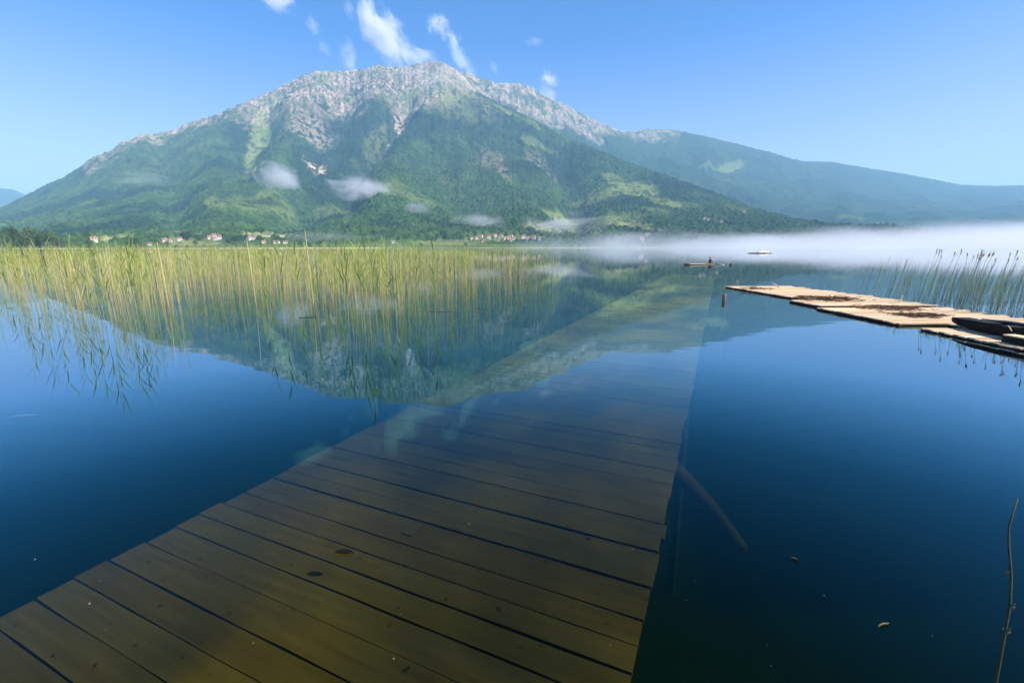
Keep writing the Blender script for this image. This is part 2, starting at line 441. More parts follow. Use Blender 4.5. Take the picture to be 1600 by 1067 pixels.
ridge_layer('far_hill', [(-700,330),(-300,318),(-160,300),(-60,292),(0,294),(22,297),(40,305),(60,318),(90,330),(200,350),(400,365)],
    (-66, -20), [(-700,11000),(0,11000),(400,11000)], 5600, 300, 130, None, 500, [])

# lake bed: one sheet under the whole lake
m_bed = surf('lake_bottom_silt', (.030, .040, .022), (.012, .018, .010), scale=.35, rough=1, bump=0, coords='Object', spec=0)
mb = MB()
nx = 60
bx = [(-3200 + 6400*i/nx) for i in range(nx+1)]; by = [(-900 + 4000*i/nx) for i in range(nx+1)]
for j in by:
    for i in bx:
        mb.v.append((i, j, -5.2 + .5*math.sin(i*.013)*math.cos(j*.017))); mb.c.append((1,1,1))
for j in range(nx):
    for i in range(nx):
        q = j*(nx+1)+i; mb.f.append((q, q+1, q+nx+2, q+nx+1)); mb.m.append(0)
tag(link('lake_bed', mb.mesh('lake_bed', True), None, m_bed), kind='structure')

# ------------------------------------------------------------------ water
m, nt, N, L = new_mat('lake_water')
out = N.new('ShaderNodeOutputMaterial')
tr = N.new('ShaderNodeBsdfTransparent'); tr.inputs['Color'].default_value = (.93, .97, .95, 1)
gl = N.new('ShaderNodeBsdfGlossy'); gl.inputs['Roughness'].default_value = 0.0; gl.inputs['Color'].default_value = (1, 1, 1, 1)
fr = N.new('ShaderNodeFresnel'); fr.inputs['IOR'].default_value = 1.333
rf = N.new('ShaderNodeValToRGB'); e_ = rf.color_ramp.elements
for p_, v_ in ((.0, 0), (.02, .002), (.031, .008), (.045, .030), (.11, .128), (.27, .52), (.5, .62), (.75, .84), (1, 1)):
    q_ = e_[0] if p_ == 0 else (e_[-1] if p_ == 1 else e_.new(p_)); q_.color = (v_, v_, v_, 1)
tn = N.new('ShaderNodeValToRGB'); tn.color_ramp.elements[0].position = .11; tn.color_ramp.elements[0].color = (.30, .88, 1, 1)
tn.color_ramp.elements[1].position = .75; tn.color_ramp.elements[1].color = (.97, .99, 1, 1); tn.color_ramp.elements.new(.30).color = (.58, .86, 1, 1)
L.new(fr.outputs['Fac'], rf.inputs['Fac']); L.new(fr.outputs['Fac'], tn.inputs['Fac']); L.new(tn.outputs['Color'], gl.inputs['Color'])
tcn = N.new('ShaderNodeTexCoord'); mp = N.new('ShaderNodeMapping'); mp.inputs['Scale'].default_value = (.5, 2.0, 1)
nz = N.new('ShaderNodeTexNoise'); nz.inputs['Scale'].default_value = .9; nz.inputs['Detail'].default_value = 2
bp = N.new('ShaderNodeBump'); bp.inputs['Strength'].default_value = .09; bp.inputs['Distance'].default_value = .02
ms = N.new('ShaderNodeMixShader')
L.new(tcn.outputs['Object'], mp.inputs['Vector']); L.new(mp.outputs['Vector'], nz.inputs['Vector']); L.new(nz.outputs['Fac'], bp.inputs['Height'])
L.new(bp.outputs['Normal'], gl.inputs['Normal'])
L.new(rf.outputs['Color'], ms.inputs['Fac']); L.new(tr.outputs['BSDF'], ms.inputs[1]); L.new(gl.outputs['BSDF'], ms.inputs[2])
L.new(ms.outputs['Shader'], out.inputs['Surface'])
va = N.new('ShaderNodeVolumeAbsorption'); va.inputs['Color'].default_value = (.35, .62, .45, 1); va.inputs['Density'].default_value = .30
vs = N.new('ShaderNodeVolumeScatter'); vs.inputs['Color'].default_value = (.05, .28, .20, 1); vs.inputs['Density'].default_value = .012
ad = N.new('ShaderNodeAddShader'); L.new(va.outputs['Volume'], ad.inputs[0]); L.new(vs.outputs['Volume'], ad.inputs[1])
L.new(ad.outputs['Shader'], out.inputs['Volume'])
M_water = m
mb = MB(); mb.box(-3000, 3000, -800, 3000, -8, 0)
lake = tag(link('lake_water', mb.mesh('lake_water'), None, M_water), kind='structure')

# ------------------------------------------------------------------ haze, mist, clouds
def pvol(name, dens, color, aniso):
    m, nt, N, L = new_mat(name)
    out = N.new('ShaderNodeOutputMaterial'); v = N.new('ShaderNodeVolumePrincipled')
    v.inputs['Density'].default_value = dens; v.inputs['Color'].default_value = (*color, 1); v.inputs['Anisotropy'].default_value = aniso
    v.inputs['Density Attribute'].default_value = ''
    L.new(v.outputs['Volume'], out.inputs['Volume'])
    return m, N, L, v
HAZE_TOP = 1420
m_haze, *_ = pvol('morning_haze', 1.1e-4, (.39, .73, 1.0), 0.0)
mb = MB(); mb.box(-13500, 13500, -1500, 13500, -9.5, HAZE_TOP)
tag(link('haze', mb.mesh('haze'), None, m_haze), kind='stuff')

def puff_mat(name, dens, nscale, thr, seed, stretch=(1,1,1), color=(.97,.98,1.0), edge=1.0, amp=1.0):
    """soft volume: a noise field that thins to nothing at the rim of the shell (object space, shell radius 1)"""
    m, N, L, v = pvol(name, 0, color, .2)
    tc = N.new('ShaderNodeTexCoord')
    ln = N.new('ShaderNodeVectorMath'); ln.operation = 'LENGTH'; L.new(tc.outputs['Object'], ln.inputs[0])
    mp = N.new('ShaderNodeMapping'); mp.inputs['Scale'].default_value = stretch; mp.inputs['Location'].default_value = (seed*3.7, seed*1.9, seed*5.1)
    L.new(tc.outputs['Object'], mp.inputs['Vector'])
    nz = N.new('ShaderNodeTexNoise'); nz.inputs['Scale'].default_value = nscale; nz.inputs['Detail'].default_value = 6; nz.inputs['Roughness'].default_value = .64
    nz.inputs['Distortion'].default_value = .6
    L.new(mp.outputs['Vector'], nz.inputs['Vector'])
    fall = N.new('ShaderNodeMapRange'); fall.interpolation_type = 'LINEAR'
    fall.inputs['From Min'].default_value = .98; fall.inputs['From Max'].default_value = .0
    fall.inputs['To Min'].default_value = -.85*edge; fall.inputs['To Max'].default_value = .42
    L.new(ln.outputs['Value'], fall.inputs['Value'])
    k = N.new('ShaderNodeMath'); k.operation = 'MULTIPLY_ADD'; k.inputs[1].default_value = 2.3*amp; k.inputs[2].default_value = -1.15*amp
    L.new(nz.outputs['Fac'], k.inputs[0])
    a = N.new('ShaderNodeMath'); a.operation = 'ADD'; L.new(k.outputs['Value'], a.inputs[0]); L.new(fall.outputs['Result'], a.inputs[1])
    b = N.new('ShaderNodeMapRange'); b.inputs['From Min'].default_value = thr-.5; b.inputs['From Max'].default_value = thr
    b.inputs['To Min'].default_value = 0; b.inputs['To Max'].default_value = dens
    L.new(a.outputs['Value'], b.inputs['Value']); L.new(b.outputs['Result'], v.inputs['Density'])
    return m

_ball = None
def ball_mesh(name):
    bm = bmesh.new(); bmesh.ops.create_icosphere(bm, subdivisions=3, radius=1)
    me = bpy.data.meshes.new(name); bm.to_mesh(me); bm.free(); return me

def puff(name, label, cat, loc, size, rot, mat, group=None, kind=None):
    o = link(name, ball_mesh(name), None, mat)
    o.location = loc; o.scale = size; o.rotation_euler = rot
    return tag(o, label, cat, group, kind)

def cloud_at(x, y, wpx, hpx, ang, seed, label, dens=.012, thr=.28, above=True, rng=None, cat='cloud', name='cloud', nsc=2.0, group=None, thick=.7):
    d = ray(x, y); hr = math.hypot(d.x, d.y); T = d.z/hr
    half = math.hypot(wpx, hpx)*.5
    if rng is None:
        # stay over the haze: the lowest point of the shell clears its top
        rng = 4000
        for _ in range(12):
            sc_ = rng*math.hypot(1, T)/F*math.hypot(1,(x-CX)/F)
            low = half*sc_
            rng = max((HAZE_TOP+15+low*.9-EYE)/T, 3950)
    p = far(x, y, rng)
    dist = (p-Vector((0,0,EYE))).length
    c = dist/F/ math.sqrt(1+((x-CX)/F)**2+((y-CY)/F)**2)   # metres per pixel across the view
    a = math.atan2(p.x, p.y)
    wpx *= 1.22; hpx *= 1.22
    sz = (wpx*.5*c, min(wpx, hpx)*.5*c*thick*1.6, hpx*.5*c)
    m_ = puff_mat('cloud_vapour', dens/ max(c, 1e-6)*5.0, nsc, thr, seed)
    eu = Matrix.Rotation(-a, 4, 'Z') @ Matrix.Rotation(R(ang), 4, 'Y')
    return puff(name, label, cat, p, sz, eu.to_euler(), m_, group)

# clouds over the summit (angle: clockwise tilt in degrees)
cloud_at(598, 58, 150, 76, 62, 1, 'biggest white cloud plume rising steeply from the summit ridge', dens=.016, thr=.22)
cloud_at(655, 92, 110, 50, 20, 2, 'thin flat cloud veil lying along the ridge just left of the summit', dens=.010)
cloud_at(686, 42, 62, 48, -15, 3, 'ragged white cloud puff high above the summit', dens=.012)
cloud_at(710, 64, 44, 30, 60, 4, 'small white cloud scrap just below the ragged puff above the summit', dens=.011)
cloud_at(722, 96, 90, 44, 50, 5, 'faint cloud wisp sliding down the bare ridge right of the summit', dens=.008)
cloud_at(858, 124, 46, 32, 35, 6, 'bright small cloud above the rocky right shoulder', dens=.013, thr=.25)
cloud_at(856, 152, 64, 50, 60, 7, 'pale cloud veil against the rocky right shoulder', dens=.006)
cloud_at(545, 88, 78, 44, 75, 8, 'upright thin cloud wisp left of the big plume', dens=.006)
cloud_at(488, 40, 44, 30, 60, 9, 'small faint cloud dab left of the plume, high up', dens=.006)
cloud_at(506, 74, 40, 26, 70, 10, 'faintest cloud dab just above the left ridge', dens=.005)
cloud_at(545, 14, 50, 26, 75, 11, 'narrow upright cloud streak near the top of the sky', dens=.005)
cloud_at(424, -6, 100, 52, 15, 12, 'white cloud cut by the top of the sky at left', dens=.013, thr=.22)
cloud_at(772, 106, 44, 20, 65, 13, 'short cloud streak over the ridge between summit and right shoulder', dens=.005)
cloud_at(836, 66, 44, 24, 10, 14, 'barely visible cloud smudge alone in the blue right of the summit', dens=.004)

# mist hanging on the slope
def mist_at(x, y, w_, h_, rng, seed, label, dens, ang=0, thr=.25, nsc=1.7):
    return cloud_at(x, y, w_, h_, ang, seed, label, dens=dens, thr=thr, rng=rng, cat='mist', name='mist_patch', nsc=nsc)
mist_at(438, 276, 84, 64, 1750, 21, 'round white mist patch on the forest slope at left', .007, 10, .15)
mist_at(562, 294, 122, 56, 1650, 22, 'largest oval mist patch low on the middle of the slope', .0085, 6, .15)
mist_at(748, 345, 110, 38, 1150, 23, 'flat mist streak above the village on the shore', .006, 0, .2)
mist_at(655, 325, 90, 34, 1300, 24, 'thin mist shred between the oval patch and the flat streak', .004, 10)
mist_at(880, 350, 190, 50, 1020, 25, 'pale mist drift above the right end of the village', .005, -4)
mist_at(222, 282, 150, 34, 1700, 26, 'long faint mist ribbon on the left shoulder of the mountain', .0025, 0)
mist_at(500, 372, 240, 34, 880, 27, 'low thin mist along the far shore behind the reeds', .0022, 0)

# the fog bank lying on the water: a long soft lens from mid lake to the right
def fog_bank(name, label, c, size, rz, dens, thr, seed, nsc, edge=1.0):
    m_ = puff_mat('lake_fog', dens, nsc, thr, seed, stretch=(2.2, 1.4, .55), color=(.90, .94, .985), edge=edge, amp=.68)
    o = puff(name, label, 'fog', c, size, (0, 0, rz), m_)
    return o
def pol(deg, r, z): return Vector((r*math.sin(R(deg)), r*math.cos(R(deg)), z))
fog_bank('fog_bank', 'dense white fog bank lying on the lake at right', pol(46, 720, 0), (640, 210, 46), R(-44), .015, .2, 31, 1.2, .8)
fog_bank('fog_bank', 'thinning left tongue of fog around the misty shore trees', pol(15, 700, 0), (330, 130, 52), R(-15), .010, .25, 32, 1.6, .9)

# ------------------------------------------------------------------ far shore: trees and houses
m_leaf = surf('tree_leaves', (.10, .15, .045), (.045, .08, .025), scale=.9, rough=.8, amt=.8, translucent=.25)
m_bark = surf('tree_bark', (.10, .075, .05), scale=4)
def tree_meshes(seed, h, wid, bushy=False):
    rnd = random.Random(seed); mb = MB()
    hs = h*(.12 if bushy else .28)
    mb.tube([(0,0,-.6),(0,0,hs),(rnd.uniform(-.3,.3), .1, h*.6),(rnd.uniform(-.5,.5), 0, h*.88)], [h*.035,h*.026,h*.016,h*.006], 6)
    for k in range(6):
        q = rnd.uniform(0, 6.28); z0 = hs + rnd.random()*h*.35
        mb.tube([(0,0,z0),(math.cos(q)*wid*.3, math.sin(q)*wid*.3, z0+h*.12),(math.cos(q)*wid*.62, math.sin(q)*wid*.62, z0+h*.2)], [h*.013,h*.009,h*.004], 4)
    tm = mb.mesh('trunk', True)
    mb = MB()
    clumps = []
    for k in range(rnd.randint(13, 18)):
        q = rnd.uniform(0, 6.28); zz = rnd.random()
        rad = wid*math.sin(math.pi*(.14+.8*zz))**.8*rnd.uniform(.3, .85)
        clumps.append((math.cos(q)*rad, math.sin(q)*rad, hs*.8+(h-hs*.8)*zz*.95, wid*rnd.uniform(.26, .44)))
    for cx_, cy_, cz_, cr in clumps:
        for j in range(46):
            v = Vector((rnd.gauss(0,1), rnd.gauss(0,1), rnd.gauss(0,.8))).normalized()*cr*rnd.uniform(.55, 1.08)
            p = Vector((cx_, cy_, cz_))+v
            a = Vector((rnd.gauss(0,1), rnd.gauss(0,1), rnd.gauss(0,1))).normalized(); b = a.orthogonal().normalized()
            sz = h*rnd.uniform(.022, .045)
            mb.add([p-a*sz, p+b*sz*.7, p+a*sz, p-b*sz*.7], ((0,1,2,3),))
    return tm, mb.mesh('crown')
TREES = [tree_meshes(1, 9, 4.2), tree_meshes(2, 10, 3.8), tree_meshes(3, 8, 4.6), tree_meshes(4, 5, 3.4, True), tree_meshes(5, 4, 3.6, True), tree_meshes(6, 12, 3.0)]
for tm, cm in TREES:
    tm.materials.append(m_bark); cm.materials.append(m_leaf)
def tree(x, y, var, sc, label, group, name='shore_tree', rng=None):
    if rng is None: p = on_ground(x, y)
    else:
        d = ray(x, y); a = math.atan2(d.x, d.y); p = Vector((rng*math.sin(a), rng*math.cos(a), max(ground_z(a, rng), .1)))
    e = empty(name, p, random.uniform(0, 6.28)); e.scale = (sc, sc, sc*random.uniform(.9, 1.1))
    tag(e, label, 'tree' if 'tree' in name else 'bush', group)
    link('trunk', TREES[var][0], e); link('crown', TREES[var][1], e)
    return e
ORD = ['first','second','third','fourth','fifth','sixth','seventh','eighth','ninth','tenth','eleventh','twelfth','thirteenth','fourteenth','fifteenth','sixteenth','seventeenth','eighteenth']
for k, x in enumerate([10, 20, 31, 42, 52, 62, 73, 84, 94]):
    tree(x, 385, k % 3, [1.9,2.3,2.1,1.7,2.2,2.1,1.9,1.9,1.5][k], f'{ORD[k]} tree from the left in the dark clump at the left end of shore', 'clump of trees at the left end of the far shore', rng=716+6*(k % 3))
for k, x in enumerate([112, 124, 138, 160, 176, 190]):
    tree(x, 385, 3+(k % 2), .9+.3*(k % 3), f'{ORD[k]} low bush from the left between dark clump and round trees', 'low bushes along the far shore', 'shore_bush', rng=724)
for k, x in enumerate([204, 213, 224]):
    tree(x, 385, k % 3, [1.05,1.35,1.1][k], f'{["left","middle","right"][k]} tree of three round trees by the shore left of the white boathouse', 'three round trees on the far shore', rng=726)
for k, x in enumerate([246, 262, 276, 292, 306, 318]):
    tree(x, 384, [3,0,4,3,1,4][k], .85+.12*(k % 3), f'{ORD[k]} green bush from the left below the red roofed farm houses', 'bushes below the farm houses', 'shore_bush', rng=735)
for k, x in enumerate([352, 368, 382, 408, 436, 452, 470, 484, 500, 514, 526]):
    tree(x, 384, [3,1,4,0,3,4,1,2,0,4,1][k], [.9,.9,1,.8,.9,.9,1.0,1.25,1.3,.9,1.0][k], f'{ORD[k]} shore tree counted from the left in the row below the pale fields', 'row of trees below the pale fields', rng=742+4*(k % 3))
tree(658, 386, 0, .85, 'lone round tree on the low misty shore left of the village', None, rng=768)
tree(727, 386, 1, .75, 'lone slim tree on the low shore directly left of the village', None, rng=776)
for k, x in enumerate([757, 768, 783, 812, 826, 843]):
    tree(x, 377, [4,3,0,4,3,0][k], .8, f'{ORD[k]} dark green bush from the left at the foot of the village', 'bushes at the foot of the village', 'shore_bush', rng=880)
for k, x in enumerate([868, 880, 893, 905, 918, 930, 946]):
    tree(x, 381, [3,0,4,2,3,4,2][k], .9, f'{ORD[k]} dim tree from the left in the mist right of the village', 'dim trees in the mist right of the village', rng=845)
for k, x in enumerate([985, 1003, 1012, 1047, 1056, 1066, 1077, 1084]):
    tree(x, 384, [4,2,0,2,0,1,2,3][k], [.7,.75,.7,.8,.95,.85,.9,.7][k], f'{ORD[k]} grey tree from the left inside the thin end of the fog', 'grey trees in the fog on the shore', rng=[860,858,860,520,522,520,523,522][k] + (300 if k > 2 else 0))

m_wall = surf('house_plaster', (.58, .545, .49), (.46, .43, .39), scale=1.5, rough=.9)
m_wall2 = surf('house_cream_plaster', (.66, .57, .44), (.56, .48, .38), scale=1.5, rough=.9)
m_roof = surf('red_roof_tiles', (.31, .165, .12), (.23, .12, .09), scale=3, rough=.85)
m_roof2 = surf('brown_roof_tiles', (.25, .13, .09), (.18, .09, .06), scale=3, rough=.85)
m_glass = surf('dark_window_glass', (.03, .035, .04), rough=.2)
def house(x, y, wd, dp, hh, rz, wall, roof, label, group, name='house'):
    p = on_ground(x, y); a = math.atan2(p.x, p.y)
    e = empty(name, p, -a + rz)
    tag(e, label, 'house', group)
    wd *= .58; dp *= .58; hh *= .62
    mb = MB(); mb.box(-wd/2, wd/2, -dp/2, dp/2, -3, hh)
    rh = dp*.36
    mb.add([(-wd/2,-dp/2,hh),(-wd/2,dp/2,hh),(-wd/2,0,hh+rh)], ((0,2,1),)); mb.add([(wd/2,-dp/2,hh),(wd/2,dp/2,hh),(wd/2,0,hh+rh)], ((0,1,2),))
    link('wall', mb.mesh('wall'), e, wall)
    mb = MB(); ov = .5
    for sgn in (-1, 1):
        vs = [(-wd/2-ov, sgn*(dp/2+ov), hh-.25), (wd/2+ov, sgn*(dp/2+ov), hh-.25), (wd/2+ov, 0, hh+rh+.12), (-wd/2-ov, 0, hh+rh+.12)]
        vt = [(v[0], v[1], v[2]+.22) for v in vs]
        mb.add(vs+vt, ((0,1,2,3),(7,6,5,4),(0,4,5,1),(1,5,6,2),(2,6,7,3),(3,7,4,0)))
    ro = link('roof', mb.mesh('roof'), e, roof)
    mb = MB(); mb.box(wd*.2, wd*.2+.7, -.35, .35, hh+rh*.5, hh+rh+1.0); link('chimney', mb.mesh('chimney'), ro, wall)
    nwin = max(2, int(wd/3.2))
    for fl in range(1 if hh < 4.6 else 2):
        for k in range(nwin):
            xx = -wd/2 + wd*(k+.5)/nwin
            mb = MB(); mb.box(xx-.55, xx+.55, -dp/2-.06, -dp/2+.05, 1.1+fl*2.8, 2.4+fl*2.8); link('window', mb.mesh('window'), e, m_glass)
    return e
HL = [
 (147,377.5,13,9,5.5,.2,'w','r','pink white farmhouse alone at the edge of the left field'),
 (234,383.5,9,6,3.2,.0,'w','b','low white boathouse at the water below the farm houses'),
 (257,377.5,13,9,4.5,.5,'c','r','red roofed house at the left end of the farm hamlet'),
 (266,380,9,7,3.5,-.3,'c','r','low cream house right below the red roofed farm end house'),
 (281,375.8,11,8,5.5,.1,'w','b','white house standing alone between the farm hamlet and the gabled pair'),
 (328,374.5,12,9,5,.3,'c','r','red roofed house leftmost of the gabled cluster in mid shore'),
 (335,370.5,10,8,6.5,-.2,'w','b','tallest white house at the top of the gabled cluster'),
 (335,376.2,10,8,6,.9,'w','r','white gabled house at the front of the gabled cluster'),
 (343,375,11,9,5.5,-.1,'w','b','wide white house rightmost of the gabled cluster'),
 (390,376,10,8,6,.7,'c','r','red roofed house left of the white barn by the pale fields'),
 (396,374.6,13,9,6,-.1,'w','b','broad white house by the pale fields'),
 (412,380.2,10,7,4.5,.2,'c','r','small cream house with red roof on the low ground'),
 (428,380.5,8,7,4,.8,'w','b','small white gable left of the pair on the low ground'),
 (434,380.2,9,7,4,-.5,'w','b','small white gable right of the pair on the low ground'),
 (446,380.5,11,7,4,.1,'w','b','white low house last to the right below the pale fields'),
 (614,380,9,7,4,.2,'w','r','small white house with red roof alone in the shore mist'),
]
VL = [(737,374.5,9,7,4,.3,'c','b'),(745,373.5,10,7,4.5,.1,'c','r'),(752,372.8,10,8,4.5,-.3,'c','r'),(764,372.6,15,9,8,.05,'w','b'),(774,371.5,12,8,6.5,.3,'w','r'),(783,371.5,13,9,7,-.2,'w','r'),(789,374,10,8,5,.5,'c','r'),(795,374.5,12,9,5.5,.1,'c','r'),(799,371.2,11,8,6,-.4,'w','r'),(803,374.8,10,8,5,.2,'w','r'),(755,378.2,11,6,3,.1,'w','b'),(798,379,9,6,3.2,0,'c','r'),(818,373.2,13,9,6.5,.1,'c','b'),(825,375.4,13,8,4.5,.2,'w','r'),(834,375.2,11,8,5,-.2,'c','r'),(843,375.8,8,7,6.5,.0,'w','r')]
WM = {'w': m_wall, 'c': m_wall2}; RM = {'r': m_roof, 'b': m_roof2}
for x, y, a_, b_, c_, rz, w_, r_, lab in HL: house(x, y, a_, b_, c_, rz, WM[w_], RM[r_], lab, 'houses on the far shore')
vlab = {3:'biggest white block of a house in the village on the misty shore', 10:'low white shed at the foot of the village', 11:'cream shed by the water below the village roofs', 15:'slim white house at the right end of the village'}
for k, (x, y, a_, b_, c_, rz, w_, r_) in enumerate(VL):
    house(x, y, a_, b_, c_, rz, WM[w_], RM[r_], vlab.get(k, f'{"white" if w_=="w" else "cream"} house with {"red" if r_=="r" else "brown"} roof, {ORD[k]} building from the left in the misty shore village'), 'houses of the village on the shore')
for x, y, lab in [(1101,344,'left house of the hamlet up on the wooded spur'),(1107,344.5,'right house of the hamlet up on the wooded spur'),(1127,347.5,'white house alone below the spur meadows'),(1163,333,'white house alone at the upper spur meadow'),(1012,369,'pale house half hidden in the fog, higher one'),(1003,375.5,'pale house half hidden in the fog, lower one')]:
    house(x, y, 14, 10, 6, .2, m_wall, m_roof2 if 'fog' in lab else m_roof, lab, 'scattered houses on the spur')

# ------------------------------------------------------------------ sunken dock
def sunk_mat():
    m, nt, N, L = new_mat('silted_shaded_boards')
    out = N.new('ShaderNodeOutputMaterial'); p = N.new('ShaderNodeBsdfDiffuse')
    tc = N.new('ShaderNodeTexCoord')
    def noise(sc, stretch, det, dist=0.0):
        mp = N.new('ShaderNodeMapping'); mp.inputs['Scale'].default_value = stretch; L.new(tc.outputs['Object'], mp.inputs['Vector'])
        n = N.new('ShaderNodeTexNoise'); n.inputs['Scale'].default_value = sc; n.inputs['Detail'].default_value = det; n.inputs['Roughness'].default_value = .6; n.inputs['Distortion'].default_value = dist
        L.new(mp.outputs['Vector'], n.inputs['Vector']); return n.outputs['Fac']
    def ramp(f, stops):
        r = N.new('ShaderNodeValToRGB'); e = r.color_ramp.elements
        e[0].position, e[0].color = stops[0][0], (*stops[0][1], 1); e[1].position, e[1].color = stops[-1][0], (*stops[-1][1], 1)
        for q, c in stops[1:-1]: e.new(q).color = (*c, 1)
        L.new(f, r.inputs['Fac']); return r.outputs['Color']
    def mul_(a, b):
        x = N.new('ShaderNodeMix'); x.data_type = 'RGBA'; x.blend_type = 'MULTIPLY'; x.inputs['Factor'].default_value = 1
        L.new(a, x.inputs['A']); L.new(b, x.inputs['B']); return x.outputs['Result']
    # broad drifts of silt, algae and painted soft shade, grain along the boards, dark specks of litter
    c = ramp(noise(.42, (1, .8, 1), 3, .4), [(.34, (.040, .040, .020)), (.5, (.100, .082, .021)), (.64, (.180, .130, .018))])
    c = mul_(c, ramp(noise(3.0, (.5, 6, 1), 6), [(.3, (.78, .78, .78)), (.7, (1.16, 1.16, 1.16))]))
    c = mul_(c, ramp(noise(15.0, (1, 1, 1), 6), [(.31, (.25, .25, .25)), (.37, (1, 1, 1)), (.9, (1, 1, 1))]))
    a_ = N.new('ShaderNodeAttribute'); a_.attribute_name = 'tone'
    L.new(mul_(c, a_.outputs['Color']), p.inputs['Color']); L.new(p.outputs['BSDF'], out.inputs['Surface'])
    return m
m_sunk = sunk_mat()
m_sunkdark = surf('sunken_timber', (.07, .06, .035), rough=.95, spec=.1)
DEP = .25; HP = EYE + DEP
VPX = 1128.0
dh = ray(VPX, 386); dd = Vector((dh.x, dh.y, 0)).normalized(); dn = Vector((dd.y, -dd.x, 0))
DOCK_ANG = -math.atan2(dd.x, dd.y)
dock = empty('sunken_dock', (0, 0, -DEP), DOCK_ANG)
wd_, wn_ = dd, dn
dd, dn = Vector((0, 1, 0)), Vector((1, 0, 0))
tag(dock, 'long plank dock sunk just under the water, running away from the viewer', 'dock')
rnd = random.Random(11)
mb = MB()
sdist = -.4
n0, n1_ = -1.735*HP, -.108*HP
while sdist < 40:
    wdt = rnd.choice([.19, .2, .21, .21, .22, .24, .30])
    gap = rnd.choice([.003, .006, .009, .012, .016, .020])
    sk = rnd.uniform(-.004, .005)
    e0, e1 = n0 + rnd.uniform(-.018, .022), n1_ + rnd.uniform(-.010, .010) + (rnd.random() < .08)*.02 - .0012*sdist
    t0 = rnd.uniform(.86, 1.12)*(.55+3.0*min(1, max(0, (sdist-6.0)/12.0)))  # near boards painted darker for the shade on them, paler along the dock
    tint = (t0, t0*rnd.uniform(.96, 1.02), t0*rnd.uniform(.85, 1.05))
    zt = rnd.uniform(-.004, .004)
    segs = 10
    # one board: cross boards with uneven, slightly wavy edges
    tb = len(mb.v)
    for i in range(segs+1):
        q = i/segs; nn = e0+(e1-e0)*q
        wa = rnd.uniform(-.004, .004); wb = rnd.uniform(-.004, .004)
        for (so_, zz) in ((sdist+gap/2+sk*q*2+wa, -.045), (sdist+wdt-gap/2+sk*q*2+wb, -.045), (sdist+wdt-gap/2+sk*q*2+wb, zt), (sdist+gap/2+sk*q*2+wa, zt)):
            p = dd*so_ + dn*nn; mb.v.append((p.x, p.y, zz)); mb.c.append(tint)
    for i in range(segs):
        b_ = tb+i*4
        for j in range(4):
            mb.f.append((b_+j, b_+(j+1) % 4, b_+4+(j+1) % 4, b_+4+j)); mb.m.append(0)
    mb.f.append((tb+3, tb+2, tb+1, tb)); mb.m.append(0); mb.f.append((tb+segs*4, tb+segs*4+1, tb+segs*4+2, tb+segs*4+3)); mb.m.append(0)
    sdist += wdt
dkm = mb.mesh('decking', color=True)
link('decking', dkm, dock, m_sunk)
for q in (.12, .5, .88):
    nn = n0+(n1_-n0)*q
    mb = MB(); pts = [dd*s_ + dn*nn + Vector((0,0,-.14)) for s_ in (-.4, 10, 20, 30, 40)]
    mb.tube(pts, .085, 6); link('joist', mb.mesh('joist'), dock, m_sunkdark)
for s_ in (2, 9, 16, 23):
    for nn in (n0+.15, n1_-.15):
        mb = MB(); p = dd*s_+dn*nn; mb.tube([p+Vector((0,0,-.06)), p+Vector((.02,.02,-5.0))], .09, 7); link('pile', mb.mesh('pile'), dock, m_sunkdark)
# slanting sunken beam on the right
a = at(1056, 733, -DEP-.08); b = at(1150, 842, -1.9)
mb = MB(); mb.tube([a, a.lerp(b, .5)+Vector((0,0,.04)), b, b+(b-a)*.15], [.085, .085, .08, .07], 9, cols=[(.42,.42,.42)]*4)
tag(link('sunken_beam', mb.mesh('sunken_beam', True, True), None, m_sunk), 'submerged timber beam slanting down from the right edge of the sunken dock', 'beam')
# patch board nailed over a seam
p = Matrix.Rotation(-DOCK_ANG, 4, 'Z') @ at(643, 828, -DEP)
mb = MB(); mb.box(-.05, .05, -.075, .075, .006, .010, col=(.62,.62,.62))
o = link('patch', mb.mesh('patch', color=True), dock, m_sunk); o.location = (p.x, p.y, 0); o.rotation_euler = (0, 0, .05)

